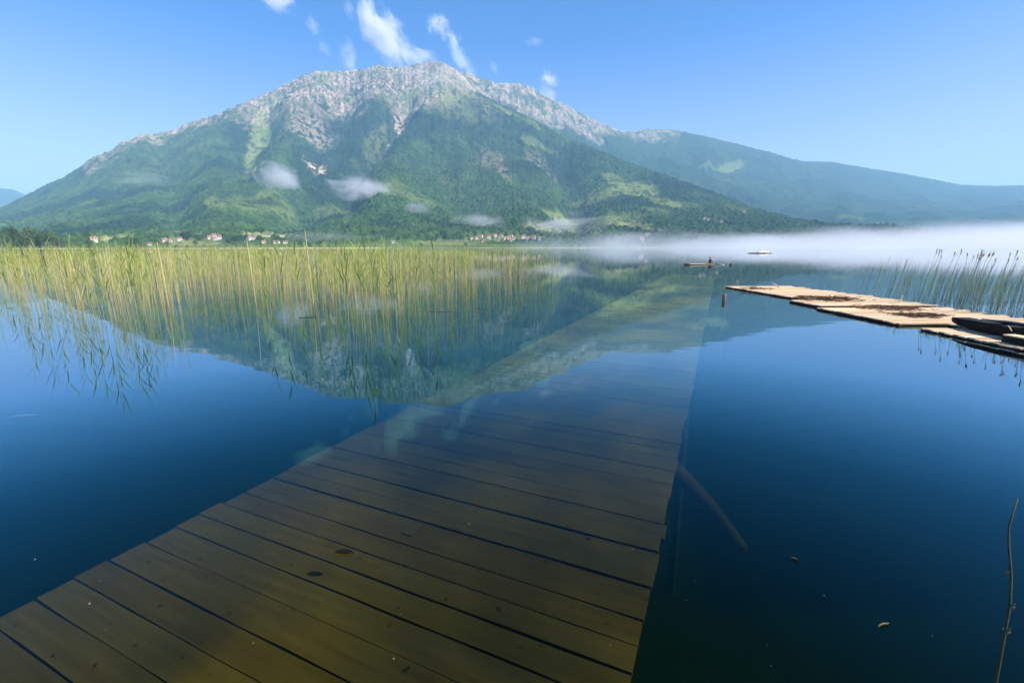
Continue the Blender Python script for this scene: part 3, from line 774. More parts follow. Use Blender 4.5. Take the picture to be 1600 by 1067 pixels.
# ------------------------------------------------------------------ floating deck at right
m_deck = surf('sunbleached_boards', (.80, .585, .36), (.50, .34, .19), scale=5, rough=.9, stretch=(.35, 3.0, 1), attr='tone', amt=.8, detail=8, bump=.35, spec=.1)
m_black = surf('tarred_shaded_wood', (.012, .011, .011), (.006, .006, .006), scale=9, rough=.7, stretch=(1,1,1), spec=.25)
m_debris = surf('dead_reed_litter', (.085, .05, .03), (.03, .018, .012), scale=9, rough=.95, attr='tone')
m_pale = surf('pale_wood', (.70, .58, .42), (.52, .42, .30), scale=7, rough=.85)
DZ = .075
def deck_section(label, x0, x1, y0, y1, z, skew=0.0, tilt=0.0, seed=0, jag=.1, left_in=None):
    """cross boards along X between y0 (near) and y1 (far), black edge beams below"""
    rnd = random.Random(seed)
    e = empty('floating_deck_section', ((x0+x1)/2, (y0+y1)/2, 0), 0)
    e.rotation_euler = (0, tilt, skew)
    tag(e, label, 'deck', 'sections of the floating plank deck')
    hx, hy = (x1-x0)/2, (y1-y0)/2
    mb = MB(); y = -hy
    while y < hy-.02:
        wd = min(rnd.choice([.13,.15,.16,.18,.2]), hy-y)
        t0 = rnd.uniform(.58, 1.12); gr_ = rnd.random()*.18; tint = (t0, t0*(1+gr_*.5), t0*(1+gr_))
        dz = rnd.uniform(-.008, .010)
        mb.box(-hx+rnd.uniform(-.02,.03), hx+rnd.uniform(-jag,jag), y+.008, y+wd-.008, z+dz-.03, z+dz, M=Matrix.Rotation(rnd.uniform(-.004,.004),4,'Z'), col=tint)
        y += wd
    link('decking', mb.mesh('decking', color=True), e, m_deck)
    for xx in (-hx+.06, 0, hx-.08):
        mb = MB(); mb.box(xx-.05, xx+.05, -hy, hy-.01, -.10, z-.040); link('edge_beam', mb.mesh('edge_beam'), e, m_black)  # near-black colour paints in the shaded side of the deck
    return e
# world coordinates come from the photograph's pixels on the deck level
Pfar = at(1137, 447, DZ); P2 = at(1226, 469, DZ); P3 = at(1290, 480, DZ); P4 = at(1400, 505, DZ)
XL = P2.x
secs = [
 ('farthest section of the pale plank deck, tapering to the left corner', Pfar.x, at(1275,452,DZ).x, P2.y, Pfar.y, DZ, .05),
 ('second section of the pale plank deck, set back at its left edge', P2.x+.15, P2.x+4.0, at(1290,478,DZ).y, P2.y-.03, DZ+.01, .02),
 ('third section of the pale plank deck, with its black left edge showing', P4.x+.02, P4.x+4.1, P4.y, at(1290,480,DZ).y-.03, DZ, .015),
 ('fourth section of the pale plank deck, behind the black punt', P4.x+1.3, P4.x+4.2, 5.6, P4.y-.03, DZ-.01, 0.0),
 ('nearest section of the pale plank deck, lying lowest beside the punt', at(1436,513,.05).x, at(1436,513,.05).x+1.15, 6.0, at(1436,513,.05).y, .06, -.01),
]
for k, (lab, x0, x1, y0, y1, z, sk) in enumerate(secs): deck_section(lab, x0, x1, y0, y1, z, sk, 0, 40+k, .28 if k < 3 else .1)
# board half sunk under the nearest section
p0, p1 = at(1488, 526, -.02), at(1600, 553, -.02)
mb = MB()
d_ = (p1-p0); L_ = d_.length+3
mb.box(-.10, .10, 0, L_, -.09, .005); o = link('sunken_plank', mb.mesh('sunken_plank'), None, m_black); o.location = p0+Vector((.10, 0, 0)); o.rotation_euler = (0,0,math.atan2(-d_.x, d_.y))
tag(o, 'black waterlogged plank poking out under the nearest deck section', 'plank')

def litter(label, x, y, lx, ly, n, seed, z):
    rnd = random.Random(seed); mb = MB(); c = at(x, y, z)
    for k in range(n):
        q = rnd.gauss(.05, .45); ln = rnd.uniform(.1, .38)
        p = Vector((max(-lx*.75, rnd.gauss(0, lx*.42)), rnd.gauss(0, ly*.4), abs(rnd.gauss(0, .03))+.008))
        v = Vector((math.cos(q), math.sin(q), rnd.uniform(-.08, .15)))*ln*.5
        g = rnd.uniform(.5, 1.5); cc = (g, g, g) if rnd.random() < .82 else (4.5, 4.2, 3.6)
        mb.tube([p-v, p+Vector((0,0,.01)), p+v], [.006, .012, .005], 4, cols=[cc]*3)
    o = link('reed_litter', mb.mesh('reed_litter', color=True), None, m_debris); o.location = c+Vector((0,0,.012))
    return tag(o, label, 'debris', 'heaps of dead reed on the deck')
litter('largest dark heap of dead reed stalks, on the second deck section', 1290, 468, 1.25, .9, 420, 3, DZ+.01)
litter('middle dark heap of dead reed stalks on the third deck section', 1388, 483, 1.1, .8, 240, 4, DZ)
litter('nearest dark heap of dead reed stalks, just left of the punt', 1436, 494.5, .8, .5, 200, 5, DZ)
litter('small dark heap of reed scraps near the far corner of the deck', 1180, 452, .7, .5, 60, 6, DZ)
def stick(label, a, b, r=.02, mat=None, name='stick'):
    mb = MB(); mb.tube([a, (a+b)/2+Vector((0,0,.01)), b], [r*.8, r, r*.6], 6)
    return tag(link(name, mb.mesh(name), None, mat or m_pale), label, 'stick')
a = at(1218, 449, DZ+.03); stick('white stick leaning up on the far deck section', a, far(1207, 442.5, math.hypot(a.x, a.y)+.3), .035)
a = at(1405, 473, DZ+.02); stick('short pale stick standing at the far side of the third deck section', a, far(1410, 461, math.hypot(a.x, a.y)), .025)
a = at(1432, 453+4, DZ+.06)

# ---- black punt lying on the deck
pa, pb = at(1468, 502, .16), at(1640, 536, .16)
def hull(lengths, half, hz, name, mat, closed=True):
    """lofted boat shell: stations along +X with half width and side height"""
    mb = MB(); n = len(lengths)
    for xx, hw, (zb, zs) in zip(lengths, half, hz):
        mb.v += [(xx, -hw, zs), (xx, -hw*.82, zb), (xx, hw*.82, zb), (xx, hw, zs), (xx, hw-.035 if hw > .04 else hw*.3, zs), (xx, max(hw*.82-.03, .004), zb+.03), (xx, -max(hw*.82-.03, .004), zb+.03), (xx, -hw+.035 if hw > .04 else -hw*.3, zs)]
        mb.c += [(1,1,1)]*8
    for i in range(n-1):
        for j in range(8):
            a_ = i*8+j; b_ = i*8+(j+1) % 8
            mb.f.append((a_, b_, b_+8, a_+8)); mb.m.append(0)
    mb.f.append(tuple(range(8))[::-1]); mb.m.append(0); mb.f.append(tuple((n-1)*8+j for j in range(8))); mb.m.append(0)
    return mb.mesh(name)
punt = empty('punt', Vector((pa.x+.50, pa.y, DZ)), math.atan2(pb.y-pa.y, pb.x-pa.x))
tag(punt, 'long black tarred punt lying on the deck at the right edge', 'boat')
LN = 5.2
xs_ = [0, .25, .9, 2.2, 3.6, 4.6, 5.2]
link('hull', hull(xs_, [.20, .30, .40, .46, .46, .40, .30], [(.07,.15),(.04,.17),(.0,.21),(0,.22),(0,.22),(.03,.23),(.1,.25)], 'hull', m_black), punt, m_black)
for sgn in (-1, 1):
    mb = MB(); pts = [(x_, sgn*w_, z_+.012) for x_, w_, z_ in zip(xs_[1:], [.30,.40,.46,.46,.40,.30], [.17,.21,.22,.22,.23,.25])]
    mb.tube(pts, .022, 5); link('gunwale', mb.mesh('gunwale'), punt, m_pale if sgn > 0 else m_black)
for xx in (1.2, 3.1):
    mb = MB(); mb.box(xx-.12, xx+.12, -.41, .41, .14, .17); link('thwart', mb.mesh('thwart'), punt, m_black)
mb = MB(); mb.box(.02, .9, -.2, .2, .155, .19); link('bow_deck', mb.mesh('bow_deck'), punt, m_black)
# trough-like black beam with a bare plank on top in front of the punt
pa2, pb2 = at(1566, 524, .2), at(1660, 540, .2)
tb_ = empty('box_beam', Vector((pa2.x+.12, pa2.y, .07)), math.atan2(pb2.y-pa2.y, pb2.x-pa2.x))
tag(tb_, 'black box beam with a bare tan board on top, in front of the punt', 'beam')
mb = MB(); mb.box(0, 2.6, -.12, .12, 0, .13); link('beam_body', mb.mesh('beam_body'), tb_, m_black)
mb = MB(); mb.box(.01, 2.62, -.13, .13, .133, .158); link('top_board', mb.mesh('top_board', color=True), tb_, m_deck)
a = at(1575, 509, .40); b = at(1581, 517, .30); stick('thin white stick leaning on the side of the black punt', a, b, .012)

# ---- mooring post
p = at(1131.5, 470, 0)
mb = MB(); mb.tube([p+Vector((.03,0,-3)), p+Vector((0,0,-.02)), p+Vector((-.01,0,.24)), p+Vector((-.01,0,.26))], [.075,.072,.068,.05], 10)
m_post = surf('weathered_post', (.24, .20, .13), (.10, .08, .05), scale=10, rough=.9, stretch=(3,3,.5))
tag(link('mooring_post', mb.mesh('mooring_post'), None, m_post), 'short weathered post standing in the water left of the plank deck', 'post')

# ------------------------------------------------------------------ boats out on the lake
def skin_person(name, loc, rz, shirt, trousers):
    me = bpy.data.meshes.new(name)
    J = [(0,0,.0),(0,-.02,.22),(0,-.05,.44),(0,-.05,.56),(0,-.02,.64),(0,-.01,.74),(0,-.01,.82),
         (-.17,-.05,.46),(-.24,-.20,.26),(-.16,-.40,.24),(-.13,-.47,.24),(.17,-.05,.46),(.24,-.20,.26),(.16,-.40,.26),(.13,-.47,.27),
         (-.10,-.03,.0),(-.13,-.40,.10),(-.13,-.50,-.25),(-.13,-.62,-.30),(.10,-.03,.0),(.13,-.40,.10),(.13,-.50,-.25),(.13,-.62,-.30)]
    E = [(0,1),(1,2),(2,3),(3,4),(4,5),(5,6),(2,7),(7,8),(8,9),(9,10),(2,11),(11,12),(12,13),(13,14),(0,15),(15,16),(16,17),(17,18),(0,19),(19,20),(20,21),(21,22)]
    rad = [.15,.145,.15,.065,.07,.105,.07,.065,.05,.042,.035,.065,.05,.042,.035,.095,.085,.06,.05,.095,.085,.06,.05]
    me.from_pydata(J, E, [])
    o = bpy.data.objects.new(name, me); COL.objects.link(o); o.location = loc; o.rotation_euler = (0,0,rz)
    sk = o.modifiers.new('skin', 'SKIN'); sk.use_smooth_shade = True
    for v, r_ in zip(me.skin_vertices[0].data, rad): v.radius = (r_, r_)
    me.skin_vertices[0].data[0].use_root = True
    o.modifiers.new('sub', 'SUBSURF').levels = 1; o.modifiers['sub'].render_levels = 1
    m_, nt, N, L = new_mat('skin_and_clothes')
    out = N.new('ShaderNodeOutputMaterial'); p = N.new('ShaderNodeBsdfPrincipled'); p.inputs['Roughness'].default_value = .85
    tc = N.new('ShaderNodeTexCoord'); sx = N.new('ShaderNodeSeparateXYZ'); L.new(tc.outputs['Object'], sx.inputs[0])
    rp = N.new('ShaderNodeValToRGB'); rp.color_ramp.interpolation = 'CONSTANT'
    rp.color_ramp.elements[0].color = (*trousers, 1); rp.color_ramp.elements[1].position = .42; rp.color_ramp.elements[1].color = (*shirt, 1)
    e_ = rp.color_ramp.elements.new(.86); e_.color = (.42, .27, .2, 1)
    mr = N.new('ShaderNodeMapRange'); mr.inputs['From Min'].default_value = -.3; mr.inputs['From Max'].default_value = .75
    L.new(sx.outputs['Z'], mr.inputs['Value']); L.new(mr.outputs['Result'], rp.inputs['Fac']); L.new(rp.outputs['Color'], p.inputs['Base Color']); L.new(p.outputs['BSDF'], out.inputs['Surface'])
    me.materials.append(m_)
    mb = MB(); b = bmesh.new(); bmesh.ops.create_uvsphere(b, u_segments=12, v_segments=8, radius=.118)
    for v in b.verts:
        v.co.z *= .85; v.co.y *= 1.05
    hm = bpy.data.meshes.new('hat'); b.to_mesh(hm); b.free()
    h = link('hat', hm, o, m_black); h.location = (0, .012, .80)
    o.scale = (.9, .9, .78)
    return o
m_boatside = surf('boat_side_wood', (.10, .075, .055), (.04, .03, .025), scale=5, rough=.8, stretch=(.4,2,2))
c1 = at(1070.5, 414.3, 0); c2 = at(1119, 412.9, 0)
bl = (c2-c1).length
# the boat points slightly away from the viewer
boat = empty('rowing_boat', c1, 0)
dirb = Vector((c2.x-c1.x, 3.2, 0)); bl = dirb.length; boat.rotation_euler = (0,0,math.atan2(dirb.y, dirb.x))
tag(boat, 'long flat dark ended rowing boat out on the lake with one sitter', 'boat')
f_ = bl/5.0
link('hull', hull([0, .3*f_, 1.2*f_, 2.5*f_, 3.8*f_, 4.6*f_, 5*f_], [.22,.34,.46,.5,.46,.3,.08], [(.06,.17),(.0,.14),(-.06,.10),(-.08,.08),(-.06,.09),(.0,.11),(.08,.15)], 'hull', m_boatside), boat, m_boatside)
mb = MB(); mb.box(.0, .35, -.28, .28, .14, .16); link('stern_deck', mb.mesh('stern_deck'), boat, m_black)
for sgn in (-1,1):
    mb = MB(); mb.tube([(.3*f_, sgn*.34, .145),(1.2*f_, sgn*.46, .105),(2.5*f_, sgn*.5, .085),(3.8*f_, sgn*.46, .095),(4.6*f_, sgn*.3, .115)], .016, 5); link('gunwale', mb.mesh('gunwale'), boat, m_pale)
for xx in (1.6*f_, 4.15*f_):
    mb = MB(); mb.box(xx-.14, xx+.14, -.40, .40, .03, .06); link('thwart', mb.mesh('thwart'), boat, m_boatside)
wp = Matrix.Rotation(boat.rotation_euler.z, 4, 'Z') @ Vector((4.15*f_, 0, .12))
pers = skin_person('person', c1+wp, boat.rotation_euler.z+R(90), (.035, .03, .03), (.03, .035, .05))
tag(pers, 'person in dark clothes and dark hat sitting at the right end of the rowing boat', 'person')
wq = c1 + (Matrix.Rotation(boat.rotation_euler.z, 4, 'Z') @ Vector((4.3*f_, -.3, .40)))
mb = MB(); e2 = at(1129, 413.2, .05)
mb.tube([wq, wq.lerp(e2, .75), e2], [.018, .018, .016], 5)
oar = empty('oar', (0,0,0)); tag(oar, 'thin oar reaching right from the sitter in the rowing boat', 'oar')
link('shaft', mb.mesh('shaft'), oar, m_pale)
dv = (e2-wq).normalized(); mb = MB(); mb.box(0, .5, -.07, .07, -.012, .012, M=Matrix.Translation(e2) @ dv.to_track_quat('X','Z').to_matrix().to_4x4()); link('blade', mb.mesh('blade'), oar, m_pale)
def ball(name, p, r, mat, label, cat, zs=1.0):
    b = bmesh.new(); bmesh.ops.create_uvsphere(b, u_segments=16, v_segments=10, radius=r)
    for v in b.verts: v.co.z *= zs
    ring = bmesh.ops.create_cone(b, cap_ends=True, segments=10, radius1=r*.25, radius2=r*.2, depth=r*.7, matrix=Matrix.Translation((0,0,r*zs*1.15)))
    me = bpy.data.meshes.new(name); b.to_mesh(me); b.free()
    me.polygons.foreach_set('use_smooth', [True]*len(me.polygons))
    o = link(name, me, None, mat); o.location = p; return tag(o, label, cat)
ball('float_buoy', at(1141.5, 413.3, .08), .10, m_black, 'small dark float on the water right of the rowing boat', 'float')

c = at(1188, 396.0, 0); k_ = c.length/F
rb = empty('cargo_boat', c - Vector((18*k_, 0, 0)), R(4))
tag(rb, 'pale pointed boat with white load far out in front of the fog', 'boat')
l_ = 37*k_
m_raft = surf('pale_boat_wood', (.50, .40, .30), (.34, .26, .2), scale=2, rough=.85)
link('hull', hull([0, .12*l_, .35*l_, .6*l_, .85*l_, l_], [.05,.5,.85,.9,.6,.05], [(.16,.20),(.02,.24),(-.1,.26),(-.1,.26),(.0,.26),(.17,.22)], 'hull', m_raft), rb, m_raft)
rnd = random.Random(5); m_white = surf('white_cloth_load', (.78, .74, .68), (.6, .56, .5), scale=2, rough=.9)
for q, hgt in ((.46, .4), (.55, .68), (.65, .5), (.75, .36)):
    b = bmesh.new(); bmesh.ops.create_icosphere(b, subdivisions=2, radius=1)
    for v in b.verts:
        v.co *= 1+rnd.uniform(-.1, .1); v.co.x *= l_*.07; v.co.y *= .55; v.co.z *= hgt
    me = bpy.data.meshes.new('bundle'); b.to_mesh(me); b.free()
    o = link('bundle', me, rb, m_white); o.location = (q*l_, 0, .2)

# ------------------------------------------------------------------ reeds
m_reed = surf('reed', (1.0, 1.0, 1.0), (.62, .62, .62), scale=5, rough=.75, stretch=(2,2,.5), attr='tone', translucent=.3, amt=.9, spec=.2)
STRAW = (.66, .54, .31); GREEN = (.27, .36, .07); LIME = (.43, .46, .12); BROWN = (.25, .14, .07); DKG = (.085, .14, .035)
def mul(c, k): return tuple(q*k for q in c)
def mix(a, b, t_): return tuple(p*(1-t_)+q*t_ for p, q in zip(a, b))
def reed_into(mb, rnd, h, kind, base=(0,0), lean=None, wk=1.0, leafmb=None):
    """a common reed: jointed stem, upright blades"""
    bx_, by_ = base
    l1 = lean if lean is not None else rnd.uniform(-.05, .09); l2 = rnd.uniform(-.05, .05)
    cv = rnd.uniform(-.04, .04)
    def P(t_): return Vector((bx_ + l1*h*t_ + cv*h*t_*t_, by_ + l2*h*t_, -.35 + (h+.35)*t_))
    if kind == 'straw': cs = [mix(BROWN,STRAW,.25), mix(BROWN,STRAW,.75), STRAW, mul(STRAW,1.1), mul(STRAW,1.15)]
    elif kind == 'lime': cs = [mix(BROWN,STRAW,.4), mix(STRAW,LIME,.5), LIME, LIME, LIME]
    else: cs = [mix(BROWN,DKG,.4), mix(STRAW,GREEN,.6), GREEN, GREEN, LIME]
    r0 = (.0058 if kind == 'straw' else .0048)*wk
    mb.tube([P(0), P(.3), P(.6), P(.85), P(1)], [r0*1.1, r0, r0*.9, r0*.65, r0*.25], 4, cols=cs)
    if kind == 'straw':
        if rnd.random() < .35:
            lm = leafmb or mb; q = rnd.uniform(0,6.28); lm.blade(P(rnd.uniform(.5,.8)), (math.cos(q), math.sin(q), .6), h*.16, .012*wk, 1.6, cols=(STRAW, mul(STRAW,.8)))
        return
    lm = leafmb or mb
    nl = {'lime':5, 'green':6, 'leafy':8}.get(kind, 5)
    for k in range(nl):
        t_ = rnd.uniform(.36, .97) if kind != 'leafy' else .45+.52*(k+rnd.random())/nl
        q = rnd.uniform(0, 6.28); up = rnd.uniform(1.4, 3.0) if kind != 'leafy' else rnd.uniform(.9, 2.2)
        c0 = LIME if kind == 'lime' else mix(GREEN, LIME, rnd.random()*.6) if kind == 'green' else mix(DKG, GREEN, rnd.uniform(.2,.9))
        lm.blade(P(t_), (math.cos(q), math.sin(q)*.7, up), h*rnd.uniform(.13,.22) if kind != 'leafy' else rnd.uniform(.25,.42), (.016 if kind != 'leafy' else .026)*wk, rnd.uniform(.2, 1.1), cols=(c0, mul(c0, 1.15)), roll=rnd.uniform(-.6,.6))

# variants for the separate reeds
def variant(seed, h, kind, wk=1.0, parts=False, lean=None):
    rnd = random.Random(seed); mb = MB(); lf = MB() if parts else None
    reed_into(mb, rnd, h, kind, wk=wk, leafmb=lf, lean=lean)
    sm = mb.mesh('stem', color=True); sm.materials.append(m_reed); lm = None
    if parts and lf.v: lm = lf.mesh('leaf', color=True); lm.materials.append(m_reed)
    return sm, lm
def reed_leafy(seed, h):
    """stem with every leaf a part"""
    rnd = random.Random(seed); mb = MB(); lf = MB()
    reed_into(mb, rnd, h, 'leafy', wk=1.15, leafmb=lf)
    sm = mb.mesh('stem', color=True); sm.materials.append(m_reed)
    leaves = []; nv, nf = 15, 8
    for k in range(len(lf.v)//nv):
        l2 = MB(); l2.v = lf.v[k*nv:(k+1)*nv]; l2.c = lf.c[k*nv:(k+1)*nv]
        l2.f = [tuple(i-k*nv for i in f) for f in lf.f[k*nf:(k+1)*nf]]; l2.m = [0]*nf
        me = l2.mesh('leaf', color=True); me.materials.append(m_reed); leaves.append(me)
    return sm, leaves

LEAFY = [reed_leafy(900+k, 1.0) for k in range(7)]
leaf_spots = [(12,468,1.9),(40,482,2.0),(72,494,2.05),(88,500,1.95),(118,497,1.95),(150,505,2.05),(163,509,2.02),(178,512,2.1),(205,505,2.0),(215,500,2.02),(135,500,1.9),
 (55,470,2.1),(228,492,2.0),(572,517,2.05),(580,520,2.1),(566,512,1.98),(545,508,1.95),(590,508,2.08),(606,503,2.06),(620,498,1.95),(540,500,2.02),(500,506,1.9),(680,496,1.98),(655,490,1.95),(420,498,1.95),(705,482,2.0),(445,505,1.9),(470,490,2.0)]
rnd = random.Random(21)
LG = 'leafy green reeds at the front edge of the reed bed'
for k, (x, y, h) in enumerate(leaf_spots):
    sm, lv = LEAFY[k % 7]
    e = empty('leafy_reed', at(x, y, 0), rnd.uniform(0, 6.28)); e.scale = (1, 1, h)
    e.scale = (1.0, 1.0, h)
    tag(e, 'tall green reed with spread pointed leaves at the front of the left reed bed', 'reed', LG)
    link('stem', sm, e)
    for l_m in lv: link('leaf', l_m, e)

VAR = [variant(700+k, 2.0, ['straw','lime','green','straw','lime','green','straw','lime','green','straw','lime','green'][k], .80)[0] for k in range(12)]
KIND = ['straw','lime','green']*4
RL = {'straw': ('dry straw coloured reed stalk in the front of the left reed bed', 'dry reed stalks at the front of the left bed'),
      'lime': ('yellow green reed in the front of the left reed bed', 'yellow green reeds at the front of the left bed'),
      'green': ('slender green reed in the front of the left reed bed', 'slender green reeds at the front of the left bed')}
# the front limit of the bed in the photograph (x -> lowest base y)
fx = [0, 60, 230, 330, 420, 520, 600, 700, 780, 860, 900]; fy = [476, 496, 508, 478, 484, 498, 504, 480, 468, 458, 446]
made = 0
while made < 266:
    x = rnd.uniform(-20, 880)
    yl = np.interp(x, fx, fy)
    y = yl - abs(rnd.gauss(0, 1))*26
    if y < 446: continue
    cl = pn(np.array([x/34.0]), np.array([y/18.0]), 5)[0]
    if cl < -.12 and rnd.random() < .75: continue
    k = rnd.randrange(12); kd = KIND[k]
    if kd == 'straw' and rnd.random() < .25: k = 1; kd = 'lime'
    o = bpy.data.objects.new('dry_reed' if kd == 'straw' else 'reed', VAR[k]); COL.objects.link(o)
    o.location = at(x, y, 0); sc_ = rnd.gauss(.96, .10)
    if kd == 'straw' and rnd.random() < .1: sc_ = 1.18
    o.scale = (1, 1, max(.55, sc_)); bent = .38 if made % 13 == 0 else .05
    o.rotation_euler = (rnd.gauss(0,.03), rnd.gauss(0,bent), rnd.uniform(0, 6.28))
    lab, grp = RL[kd]; tag(o, lab, 'reed', grp)
    made += 1
for x, y, h, lab in [(488, 478, 2.55, 'tallest pale bare stalk rising above the reed bed'), (262, 480, 2.15, 'pale bare stalk left of the tallest one'), (398, 476, 2.3, 'bare slanting stalk midway between the two pale stalks'), (124, 470, 2.0, 'whitish broken stalk in the left part of the reed bed')]:
    p = at(x, y, 0); mb = MB(); mb.tube([p+Vector((.06,0,-.3)), p+Vector((.02,0,h*.5)), p+Vector((-.02,0,h))], [.014,.012,.006], 5, cols=[mix(BROWN,STRAW,.5), mul(STRAW,1.25), mul(STRAW,1.4)])
    tag(link('bare_stalk', mb.mesh('bare_stalk', color=True), None, m_reed), lab, 'stalk')

# the mass of the bed
mb = MB(); rnd = random.Random(33)
cnt = 0
while cnt < 4300:
    rng_ = 16 + 62*rnd.random()**1.25; a_ = R(rnd.uniform(-58, 7))
    X_, Y_ = rng_*math.sin(a_), rng_*math.cos(a_)
    x, y = px_of(X_, Y_, 0)
    yl = np.interp(x, fx, fy) - 22
    if y > yl: continue
    lim_far = np.interp(x, [-200, 0, 300, 560, 700, 800, 880, 930], [398, 399, 402, 404, 408, 414, 424, 440])
    if y < lim_far: continue
    dens = np.interp(x, [-200, 350, 560, 760, 860, 905], [1, 1, .85, .65, .4, 0])
    if rnd.random() > dens: continue
    cl = pn(np.array([X_/2.6]), np.array([Y_/3.0]), 8)[0]
    if cl < -.1 and rnd.random() < .5: continue
    kd = rnd.choices(['straw','lime','green'], [.27,.42,.31])[0]
    reed_into(mb, rnd, max(.9, rnd.gauss(1.84, .17)), kd, base=(X_, Y_), wk=.85+rng_/75)
    cnt += 1
bed = link('reed_bed', mb.mesh('reed_bed', color=True), None, m_reed)
tag(bed, 'dense yellow green reed bed standing in the water at left', 'reeds', kind='stuff')

# rushes behind the deck at right
m_rush = surf('rush', (1, 1, 1), (.6, .6, .6), scale=5, rough=.7, stretch=(2,2,.5), attr='tone', translucent=.25, amt=.9, spec=.25)
RUSH = (.32, .41, .23)
def rush_variant(seed, head):
    rnd = random.Random(seed); mb = MB(); h = 1.0
    l1 = rnd.uniform(.10, .26); cv = rnd.uniform(-.02, .10)
    def P(t_): return Vector((l1*t_+cv*t_*t_, rnd.uniform(-.01,.01), -.25+1.25*t_))
    pts = [P(0), P(.35), P(.65), P(.88), P(1)]
    g = rnd.uniform(.8, 1.3); c = mul(RUSH, g)
    mb.tube(pts, [.0050,.0046,.0041,.003,.0012], 4, cols=[mul(c,.8), c, c, mul(c,1.2), mix(c, STRAW, .35)])
    for k in range(rnd.randint(1, 3)):
        q = rnd.uniform(-1, 1); mb.blade(pts[1].lerp(pts[3], rnd.random()), (math.sin(q)+.35, .2*math.cos(q), 2.2), rnd.uniform(.22, .4), .009, .35, cols=(c, mul(c, 1.2)))
    sm = mb.mesh('stem', color=True); sm.materials.append(m_rush); hm = None
    if head:
        mb = MB(); tp = pts[-1]
        for k in range(9):
            v = Vector((rnd.uniform(-.005,.03), rnd.uniform(-.015,.015), rnd.uniform(.02,.06))); s0 = tp - Vector((.015,0,.08))*rnd.random()
            mb.tube([s0, s0+v*.6, s0+v], [.002,.0045,.001], 4, cols=[mul(BROWN,1.5)]*3)
        hm = mb.mesh('seed_head', color=True); hm.materials.append(m_rush)
    return sm, hm
RV = [rush_variant(50+k, k < 4) for k in range(14)]
rnd = random.Random(64); made = 0; heads = 0
while made < 280:
    x = 1310 + 340*rnd.random()**.75
    yb = np.interp(x, [1310, 1400, 1480, 1560, 1660], [464, 476, 489, 500, 516])
    y = yb - 4 - abs(rnd.gauss(0, 13))
    if y < 432: continue
    if rnd.random() > np.interp(x, [1310, 1350, 1420, 1600], [.25, .45, .9, 1.0]): continue
    hd = rnd.random() < .11 and x > 1415
    k = rnd.randrange(4) if hd else rnd.randrange(4, 14)
    h = rnd.uniform(1.6, 1.9) if hd else float(np.clip(rnd.gauss(1.16, .2), .7, 1.55))
    p = at(x, y, 0)
    if hd:
        o = empty('seeding_rush', p, rnd.uniform(-.6, .6)); link('stem', RV[k][0], o); link('seed_head', RV[k][1], o)
        tag(o, 'tall rush with a brown seed head standing above the others behind the deck', 'rush', 'seeding rushes behind the plank deck')
    else:
        o = bpy.data.objects.new('rush', RV[k][0]); COL.objects.link(o); o.location = p; o.rotation_euler = (0, 0, rnd.uniform(-.9, .9))
        tag(o, 'blue green rush leaning right in the water behind the deck', 'rush', 'rushes behind the plank deck')
    o.scale = (h, h*.9, h)
    made += 1

mb = MB(); rnd = random.Random(66); cnt = 0
while cnt < 620:
    x = 1380 + 330*rnd.random()**.8; yb = np.interp(x, [1310, 1400, 1480, 1560, 1660], [460, 470, 480, 488, 502])
    y = yb - 2 - 44*rnd.random()**1.3
    if y < 428 or rnd.random() > np.interp(x, [1380, 1460], [.35, 1]): continue
    p = at(x, y, 0); h = float(np.clip(rnd.gauss(1.2, .24), .6, 1.75)); l1 = rnd.uniform(.08, .30)*h; l2 = rnd.uniform(-.08, .08)*h
    c_ = mul(mix(RUSH, STRAW, rnd.random()**3*.6), rnd.uniform(.75, 1.25)); th = rnd.uniform(.003, .005)
    mb.tube([p+Vector((0,0,-.2)), p+Vector((l1*.4, l2*.5, h*.5)), p+Vector((l1, l2, h))], [th, th*.85, th*.25], 4, cols=[mul(c_, .8), c_, mul(c_, 1.15)])
    if rnd.random() < .5: mb.blade(p+Vector((l1*.3, l2*.4, h*.4)), (rnd.uniform(-.2,.8), .2, 2), h*.3, .008, .4, cols=(c_, c_))
    cnt += 1
tag(link('rush_bed', mb.mesh('rush_bed', color=True), None, m_rush), 'thin mass of pale rushes in the water further behind the deck', 'rushes', kind='stuff')

# ------------------------------------------------------------------ near things in the water
m_twig = surf('twig_bark', (.055, .068, .022), (.03, .03, .015), scale=14, rough=.6, stretch=(1,1,.4), attr='tone')
b0 = at(1551, 1092, 0); r_ = math.hypot(b0.x, b0.y)
pts = [b0+Vector((-.02,0,-.4)), b0, far(1566, 1010, r_*1.0), far(1578, 945, r_*1.0), far(1580, 900, r_), far(1576, 850, r_), far(1576, 825, r_), far(1583, 800, r_), far(1590, 778, r_)]
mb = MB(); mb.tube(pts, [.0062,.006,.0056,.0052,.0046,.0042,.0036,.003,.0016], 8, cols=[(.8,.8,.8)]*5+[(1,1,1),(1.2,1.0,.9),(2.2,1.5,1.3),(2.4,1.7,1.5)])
tw = empty('dead_stem', (0,0,0)); tag(tw, 'single jointed dead stem rising from the water at the lower right', 'stem')
link('stalk', mb.mesh('stalk', True, True), tw, m_twig)
for x, y in ((1583, 947), (1576, 986), (1575.5, 892)):
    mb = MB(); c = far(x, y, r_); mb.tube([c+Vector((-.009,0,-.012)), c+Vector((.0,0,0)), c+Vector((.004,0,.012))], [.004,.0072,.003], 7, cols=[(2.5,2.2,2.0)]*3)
    link('joint', mb.mesh('joint', True, True), tw, m_twig)

